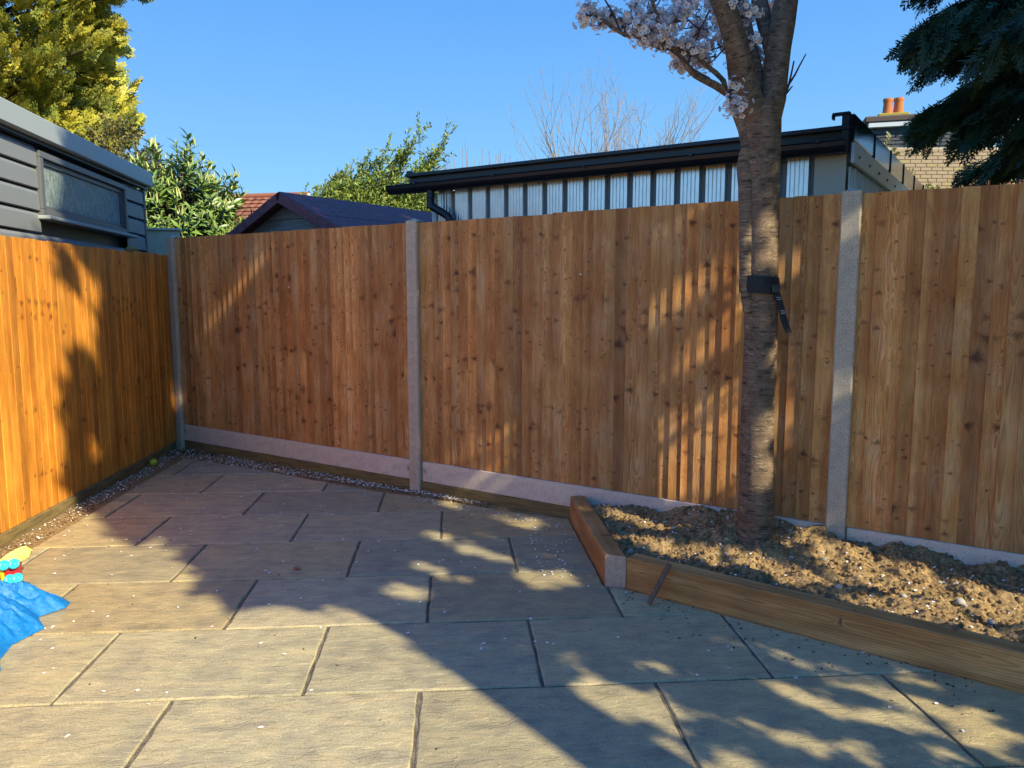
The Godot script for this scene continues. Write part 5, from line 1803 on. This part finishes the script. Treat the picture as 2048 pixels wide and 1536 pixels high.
func petals() -> void:
	var pm := petal_mesh()
	var outline := patio_outline()
	var made := 0
	while made < 300:
		# thicker towards the fence and beside the sleeper
		var uv := Vector2(rf(-2.55, 2.0), 2.1 + 5.0 * pow(rng.randf(), 0.62))
		if rng.randf() < 0.10: uv = Vector2(rf(0.45, 0.72), rf(3.9, 4.8)) 
		elif rng.randf() < 0.12:
			var k := rng.randf()
			uv = Vector2(-0.3 + k, 5.62 - 0.75 * k) - Vector2(0.08, 0.08) * rng.randf()
		if not Geometry2D.is_point_in_polygon(uv, outline): continue
		var o := put(pm, "fallen_petal", M.fallen)
		o.transform = Transform3D(Basis(Vector3.UP, rf(0, TAU)) * Basis(Vector3.RIGHT, rf(-.15, .15)) * Basis.from_scale(Vector3(rf(0.9, 1.5), rf(0.6, 1.6), rf(0.9, 1.6))), pu(uv.x, uv.y, 0.002))
		tag(o, "white cherry petal fallen on the stone paving", "petal", "petals fallen on the patio")
		made += 1
	var where := []
	while where.size() < 420:
		var p := fp(rf(-1.7, 1.3), 0, rf(0.03, 1.3))
		if not in_bed(p, 0.04): continue
		p.y = soil_y(p) + 0.004
		where.append(Transform3D(Basis.from_euler(Vector3(rf(-.5, .5), rf(0, 6), rf(-.5, .5))) * Basis.from_scale(Vector3.ONE * rf(0.7, 1.2)), p))
	# drifts along the two fences
	while where.size() < 1900:
		var p := Vector3.ZERO
		if rng.randf() < 0.72:
			var k := rf(-6.0, -2.35)
			var wide := lerpf(0.30, 0.06, clampf((k + 5.6) / 2.9, 0, 1))
			p = fp(k, 0, 0.045 + wide * pow(rng.randf(), 0.8))
		else:
			p = pu(rf(-2.70, -2.55), 3.6 + 3.6 * sqrt(rng.randf()))
		p.y = -0.006 + rf(0, 0.008)
		where.append(Transform3D(Basis.from_euler(Vector3(rf(-.6, .6), rf(0, 6), rf(-.6, .6))) * Basis.from_scale(Vector3.ONE * rf(0.6, 1.1)), p))
	tag(multi("petal_drift", pm, M.fallen, self, where), "drift of white petals along the foot of the fences and over the soil", "petals", "", "stuff")
	# grit in the strip along the fences
	var lump := lump_mesh(17, 0.3)
	var gw := []
	var gc := []
	while gw.size() < 2600:
		var p := Vector3.ZERO
		if rng.randf() < 0.72:
			var k := rf(-6.0, -2.3)
			var wide := lerpf(0.36, 0.08, clampf((k + 5.6) / 2.9, 0, 1))
			p = fp(k, 0, 0.03 + wide * rng.randf())
		else:
			p = pu(rf(-2.71, -2.56), rf(2.0, 7.2))
		var sz := rf(0.003, 0.008)
		p.y = -0.012 + rf(0, 0.006)
		gw.append(Transform3D(Basis.from_euler(Vector3(rf(0, 6), rf(0, 6), rf(0, 6))) * Basis.from_scale(Vector3(sz, sz * 0.7, sz)), p))
		var g := rf(0.5, 1.5)
		gc.append(Color(g, g * 0.97, g * 0.93))
	tag(multi("grit_strip", lump, M.clod, self, gw, gc), "strip of brown grit between the paving and the fences", "gravel", "", "stuff")
	# petals stuck to the fence boards
	for q in [[-4.62, 1.27], [-5.43, 1.09], [-4.42, 1.55], [-1.62, 1.62], [-5.95, 1.45]]:
		var o := put(pm, "stuck_petal", M.fallen)
		o.transform = Transform3D(Basis(FD, rf(0.9, 1.3)) * Basis(Vector3.UP, rf(0, 6)) * Basis.from_scale(Vector3.ONE * 1.2), fp(q[0], q[1], 0.006))
		tag(o, "white petal stuck to a board of the brown fence", "petal", "petals stuck to the fence")

func tarp() -> void:
	var c := Vector3(-2.62, 0, -3.30)
	var o := thing("blue_tarp", "crumpled bright blue plastic sheet heaped on the paving", "tarpaulin", c)
	var ctrl := [[-0.42, -0.62], [-0.1, -0.44], [0.08, -0.36], [0.3, -0.315], [0.47, -0.30], [0.485, -0.235], [0.42, -0.13], [0.44, -0.10], [0.52, -0.01], [0.5, 0.07], [0.48, 0.16], [0.52, 0.30], [0.58, 0.38], [0.50, 0.45], [0.3, 0.40], [0.0, 0.55], [-0.3, 0.5], [-0.35, 0.1], [-0.3, -0.3]]
	var pts := []
	for k in ctrl.size():
		for j in 9:
			var a: Array = ctrl[k]
			var b: Array = ctrl[(k + 1) % ctrl.size()]
			pts.append(Vector3(lerpf(a[0], b[0], j / 9.0), 0, lerpf(a[1], b[1], j / 9.0)))
	var nz := noise(77, 5.0, 3)
	var nz2 := noise(78, 2.2, 2)
	var rings := 44
	var mb := MB.new()
	var n := pts.size()
	for r in rings + 1:
		var t := float(r) / rings
		for k in n + 1:
			var q: Vector3 = pts[k % n] * t
			var fold := absf(sin((k % n) * TAU / n * 9.0 + 1.5 * nz2.get_noise_2d(q.x * 2.0, q.z * 2.0)))
			var y := 0.16 * pow(1.0 - t, 1.2) + (0.05 * fold + 0.05 * absf(nz.get_noise_2d(q.x, q.z)) + 0.03 * absf(nz2.get_noise_2d(q.x * 5.0 + 9.0, q.z * 5.0)) + 0.011 * pow(1.0 - absf(nz.get_noise_2d(q.x * 1.6 + 4.0, q.z * 1.6)), 6.0) + 0.007 * pow(1.0 - absf(nz2.get_noise_2d(q.x * 7.0, q.z * 7.0 + 5.0)), 6.0)) * sin(PI * clampf(t, 0.03, 1.0)) + 0.014 * (1.0 - absf(nz2.get_noise_2d(q.x * 3.0, q.z * 3.0))) + 0.022 * (1.0 - smoothstep(0.85, 1.0, t))
			if r == rings: y = 0.004
			mb.vert(Vector3(q.x, maxf(y, 0.004), q.z), Vector3.UP, Vector2.ZERO)
	for r in rings:
		for k in n:
			var a := r * (n + 1) + k
			mb.ix.append_array([a, a + n + 2, a + 1, a, a + n + 1, a + n + 2])
	# normals
	for i in mb.v.size(): mb.n[i] = Vector3.ZERO
	for i in range(0, mb.ix.size(), 3):
		var a := mb.ix[i]; var b := mb.ix[i + 1]; var d := mb.ix[i + 2]
		var nn := (mb.v[d] - mb.v[a]).cross(mb.v[b] - mb.v[a])
		if nn.y < 0: nn = -nn
		mb.n[a] += nn; mb.n[b] += nn; mb.n[d] += nn
	for i in mb.v.size(): mb.n[i] = mb.n[i].normalized() if mb.n[i].length() > 0 else Vector3.UP
	put(mb, "sheet", M.tarp, o)

func toys() -> void:
	# a toy truck lying on its side, wheels towards us
	var t := thing("toy_truck", "red toy truck with turquoise wheels tipped on its side beside the blue sheet", "toy", Vector3(-2.625, 0, -3.87))
	t.rotation.y = 0.35
	t.scale = Vector3.ONE * 0.8
	var b := MB.new()
	box(b, Transform3D(Basis(Vector3.RIGHT, -0.12), Vector3(0.02, 0.068, -0.02)), Vector3(0.09, 0.125, 0.10), 0.016)
	put(b, "body", M.toy_red, t)
	for q in [[-0.012, 0.125], [0.045, 0.128], [0.015, 0.026], [0.058, 0.03]]:
		var w := MB.new()
		lathe(w, Transform3D(Basis(Vector3.RIGHT, PI / 2 - 0.5), Vector3(q[0], q[1], 0.03)), [Vector2(0, 0), Vector2(0.03, 0), Vector2(0.034, 0.005), Vector2(0.034, 0.017), Vector2(0.03, 0.022), Vector2(0.02, 0.022), Vector2(0.018, 0.018), Vector2(0.008, 0.018), Vector2(0.006, 0.023), Vector2(0, 0.023)], 20)
		put(w, "wheel", M.toy_cyan, t)
	for q in [-0.062, -0.03]:
		var y := MB.new()
		box(y, Transform3D(Basis(Vector3.FORWARD, -0.12), Vector3(q, 0.062, 0.015)), Vector3(0.024, 0.118, 0.03), 0.009)
		put(y, "yellow_bumper", M.toy_yellow, t)
	var cab := MB.new()
	box(cab, Transform3D(Basis(Vector3.FORWARD, 0.3), Vector3(-0.14, 0.075, -0.02)), Vector3(0.08, 0.145, 0.09), 0.02)
	lathe(cab, Transform3D(Basis(Vector3.RIGHT, PI / 2), Vector3(-0.13, 0.15, -0.06)), [Vector2(0, 0), Vector2(0.04, 0.0), Vector2(0.045, 0.02), Vector2(0.04, 0.06), Vector2(0, 0.065)], 16)
	put(cab, "yellow_tipper", M.toy_yellow, t)
	# spade leaning on it
	var s := thing("toy_spade", "pale yellow toy spade with red handle leaning on the toy truck", "toy", Vector3(-2.69, 0.085, -3.87))
	var d := Vector3(0.75, 0.30, -0.35).normalized()
	var h := MB.new()
	tube(h, [-d * 0.12, -d * 0.03, d * 0.03], [0.013, 0.012, 0.011], 10)
	put(h, "handle", M.toy_red, s)
	var bl := MB.new()
	var x := d.cross(Vector3(0.2, 1, 0.9)).normalized()
	var up := x.cross(d).normalized()
	var rows := []
	for k in 9:
		var f := k / 8.0
		var w := 0.042 * (0.45 + 0.55 * sin(minf(1.0, f * 1.7) * PI * 0.5)) * (1.0 if f < 0.75 else sqrt(maxf(0.02, 1.0 - pow((f - 0.75) / 0.25, 2.0))))
		var row := []
		for j in 7:
			var g := j / 3.0 - 1.0
			row.append(d * (0.03 + 0.15 * f) + x * w * g + up * (0.014 * g * g))
		rows.append(row)
	for k in 8:
		for j in 6:
			bl.quad(rows[k][j], rows[k][j + 1], rows[k + 1][j + 1], rows[k + 1][j])
			var z := -up * 0.003
			bl.quad(rows[k][j + 1] + z, rows[k][j] + z, rows[k + 1][j] + z, rows[k + 1][j + 1] + z)
	put(bl, "scoop", M.toy_pale, s)

func odds() -> void:
	var ba := MB.new()
	lathe(ba, Transform3D.IDENTITY, [Vector2(0, -0.034), Vector2(0.017, -0.029), Vector2(0.029, -0.017), Vector2(0.034, 0), Vector2(0.033, 0.003), Vector2(0.034, 0.006), Vector2(0.029, 0.018), Vector2(0.017, 0.029), Vector2(0, 0.034)], 20)
	tag(put(ba, "ball", M.ball, self, Vector3(-3.14, 0.026, -6.62)), "small yellow-green ball at the foot of the side fence", "ball")
	# worn stick propped on the long sleeper
	var st := MB.new()
	var a := Vector3(0.664, 0.012, -3.572)
	var b := Vector3(0.768, 0.180, -3.635)
	box(st, frame(Vector3(0.8, 0.0, 0.6).cross((b - a).normalized()).cross((b - a).normalized()) * -1.0, (b - a).normalized(), (a + b) * 0.5), Vector3(0.026, (b - a).length() * 1.06, 0.012), 0.004)
	tag(put(st, "wooden_stick", M.driftwood), "weathered flat stick propped against the long timber sleeper", "stick")
	# dead leaf and scraps on the slabs
	var lf := leaf_mesh(0.055, 0.034, 0.3, Color(0.40, 0.16, 0.05), Color(0.45, 0.20, 0.06))
	var l := put(lf, "dead_leaf", M.leaf, self, Vector3(-1.2, 0.006, -4.07))
	l.basis = point_basis(Vector3(1, 0.05, 0.3), Vector3.UP, 1.0)
	tag(l, "curled orange-brown leaf lying on a shaded slab", "leaf")
	var tw := thing("dry_grass_tuft", "dry orange grass and twigs caught at the foot of the side fence", "dry grass", pu(-2.64, 4.2, 0.0))
	var mb := MB.new()
	for k in 60:
		var p := Vector3(rf(-.05, .07), rf(0, 0.02), rf(-.16, .16))
		var d := Vector3(rf(-1, 1), rf(0.0, 0.8), rf(-1, 1)).normalized() * rf(0.03, 0.09)
		var g := rf(0.6, 1.4)
		mb.col = Color(g, g * rf(0.8, 1.4), g * rf(0.8, 1.5))
		tube(mb, [p, p + d * 0.6 + Vector3(0, 0.01, 0), p + d], [0.0016, 0.0014, 0.0006], 3, false)
	put(mb, "stalks", M.dry_grass, tw)
	# bits of bark and soil on the paving by the bed
	var cr := []
	var cc := []
	var lump := lump_mesh(19, 0.35)
	for k in 260:
		var uv := to_uv(W1 + WD * rf(-0.1, 2.2)) - Vector2(0.15, 0.2) * pow(rng.randf(), 1.6) * rf(0.1, 2.2)
		if rng.randf() < 0.35: uv = Vector2(rf(-2.4, 1.9), rf(2.1, 6.0))
		if not Geometry2D.is_point_in_polygon(uv, patio_outline()): continue
		var sz := rf(0.0012, 0.0042)
		cr.append(Transform3D(Basis.from_euler(Vector3(0, rf(0, 6), 0)) * Basis.from_scale(Vector3(sz * rf(1, 2.4), sz * 0.7, sz)), pu(uv.x, uv.y, 0.001)))
		var g := rf(0.15, 0.5)
		cc.append(Color(g, g, g))
	tag(multi("soil_crumbs", lump, M.clod, self, cr, cc), "crumbs of dark soil and bark scattered on the paving", "soil", "", "stuff")

# ------------------------------------------------------------------
func _ready() -> void:
	rng.seed = 20240407
	sun_frame()
	var cam := Camera3D.new()
	cam.name = "camera"
	cam.position = Vector3(0, 1.5, 0)
	cam.rotation_degrees = Vector3(-6.74, 0, 0)
	cam.fov = 53.011
	cam.near = 0.05
	cam.far = 400.0
	cam.current = true
	add_child(cam)
	var env := Environment.new()
	var sky := Sky.new()
	var sm := ProceduralSkyMaterial.new()
	sm.sky_top_color = Color(0.112, 0.298, 0.525)
	sm.sky_horizon_color = Color(0.375, 0.525, 0.605)
	sm.sky_curve = 0.18
	sm.sky_energy_multiplier = 1.0
	sm.ground_horizon_color = Color(0.55, 0.62, 0.66)
	sm.ground_bottom_color = Color(0.30, 0.28, 0.22)
	sky.sky_material = sm
	env.background_mode = Environment.BG_SKY
	env.sky = sky
	env.tonemap_mode = Environment.TONE_MAPPER_LINEAR
	env.tonemap_exposure = 3.75
	env.sdfgi_enabled = true
	env.ssao_enabled = true
	env.ssil_enabled = true
	var we := WorldEnvironment.new()
	we.name = "environment"
	we.environment = env
	add_child(we)
	var sun := DirectionalLight3D.new()
	sun.name = "sun"
	sun.light_color = Color(0.95, 0.925, 0.79)
	sun.light_energy = 0.65
	sun.light_angular_distance = 0.55
	sun.shadow_enabled = true
	sun.sky_mode = DirectionalLight3D.SKY_MODE_LIGHT_ONLY
	add_child(sun)
	sun.look_at_from_position(S * 50.0, Vector3.ZERO)
	materials()
	M.valley_shade = mat(lin(0.17, 0.18, 0.18), 0.5)  # darkness of the sheet valleys, put into a flat grey
	M.brick_plain = tmat(mottle(161, 256, [Color(0.50, 0.38, 0.22), Color(0.60, 0.46, 0.28), Color(0.66, 0.52, 0.34)], 0.05, 0.2, 0.4), 0.95, 0.3, Vector3(1, 1, 1), "world")
	M.roof_dark = mat(lin(0.12, 0.085, 0.07), 0.9)
	print("materials ", Time.get_ticks_msec())
	ground()
	patio()
	back_fence()
	side_fence()
	raised_bed()
	soil()
	print("structure ", Time.get_ticks_msec())
	garden_room()
	outbuilding()
	felt_shed()
	houses()
	print("buildings ", Time.get_ticks_msec())
	cherry()
	hedge_trees()
	cypress()
	golden_conifer()
	laurel()
	windblown()
	bare_trees()
	far_greens()
	print("trees ", Time.get_ticks_msec())
	petals()
	tarp()
	toys()
	odds()
	print("done ", Time.get_ticks_msec())
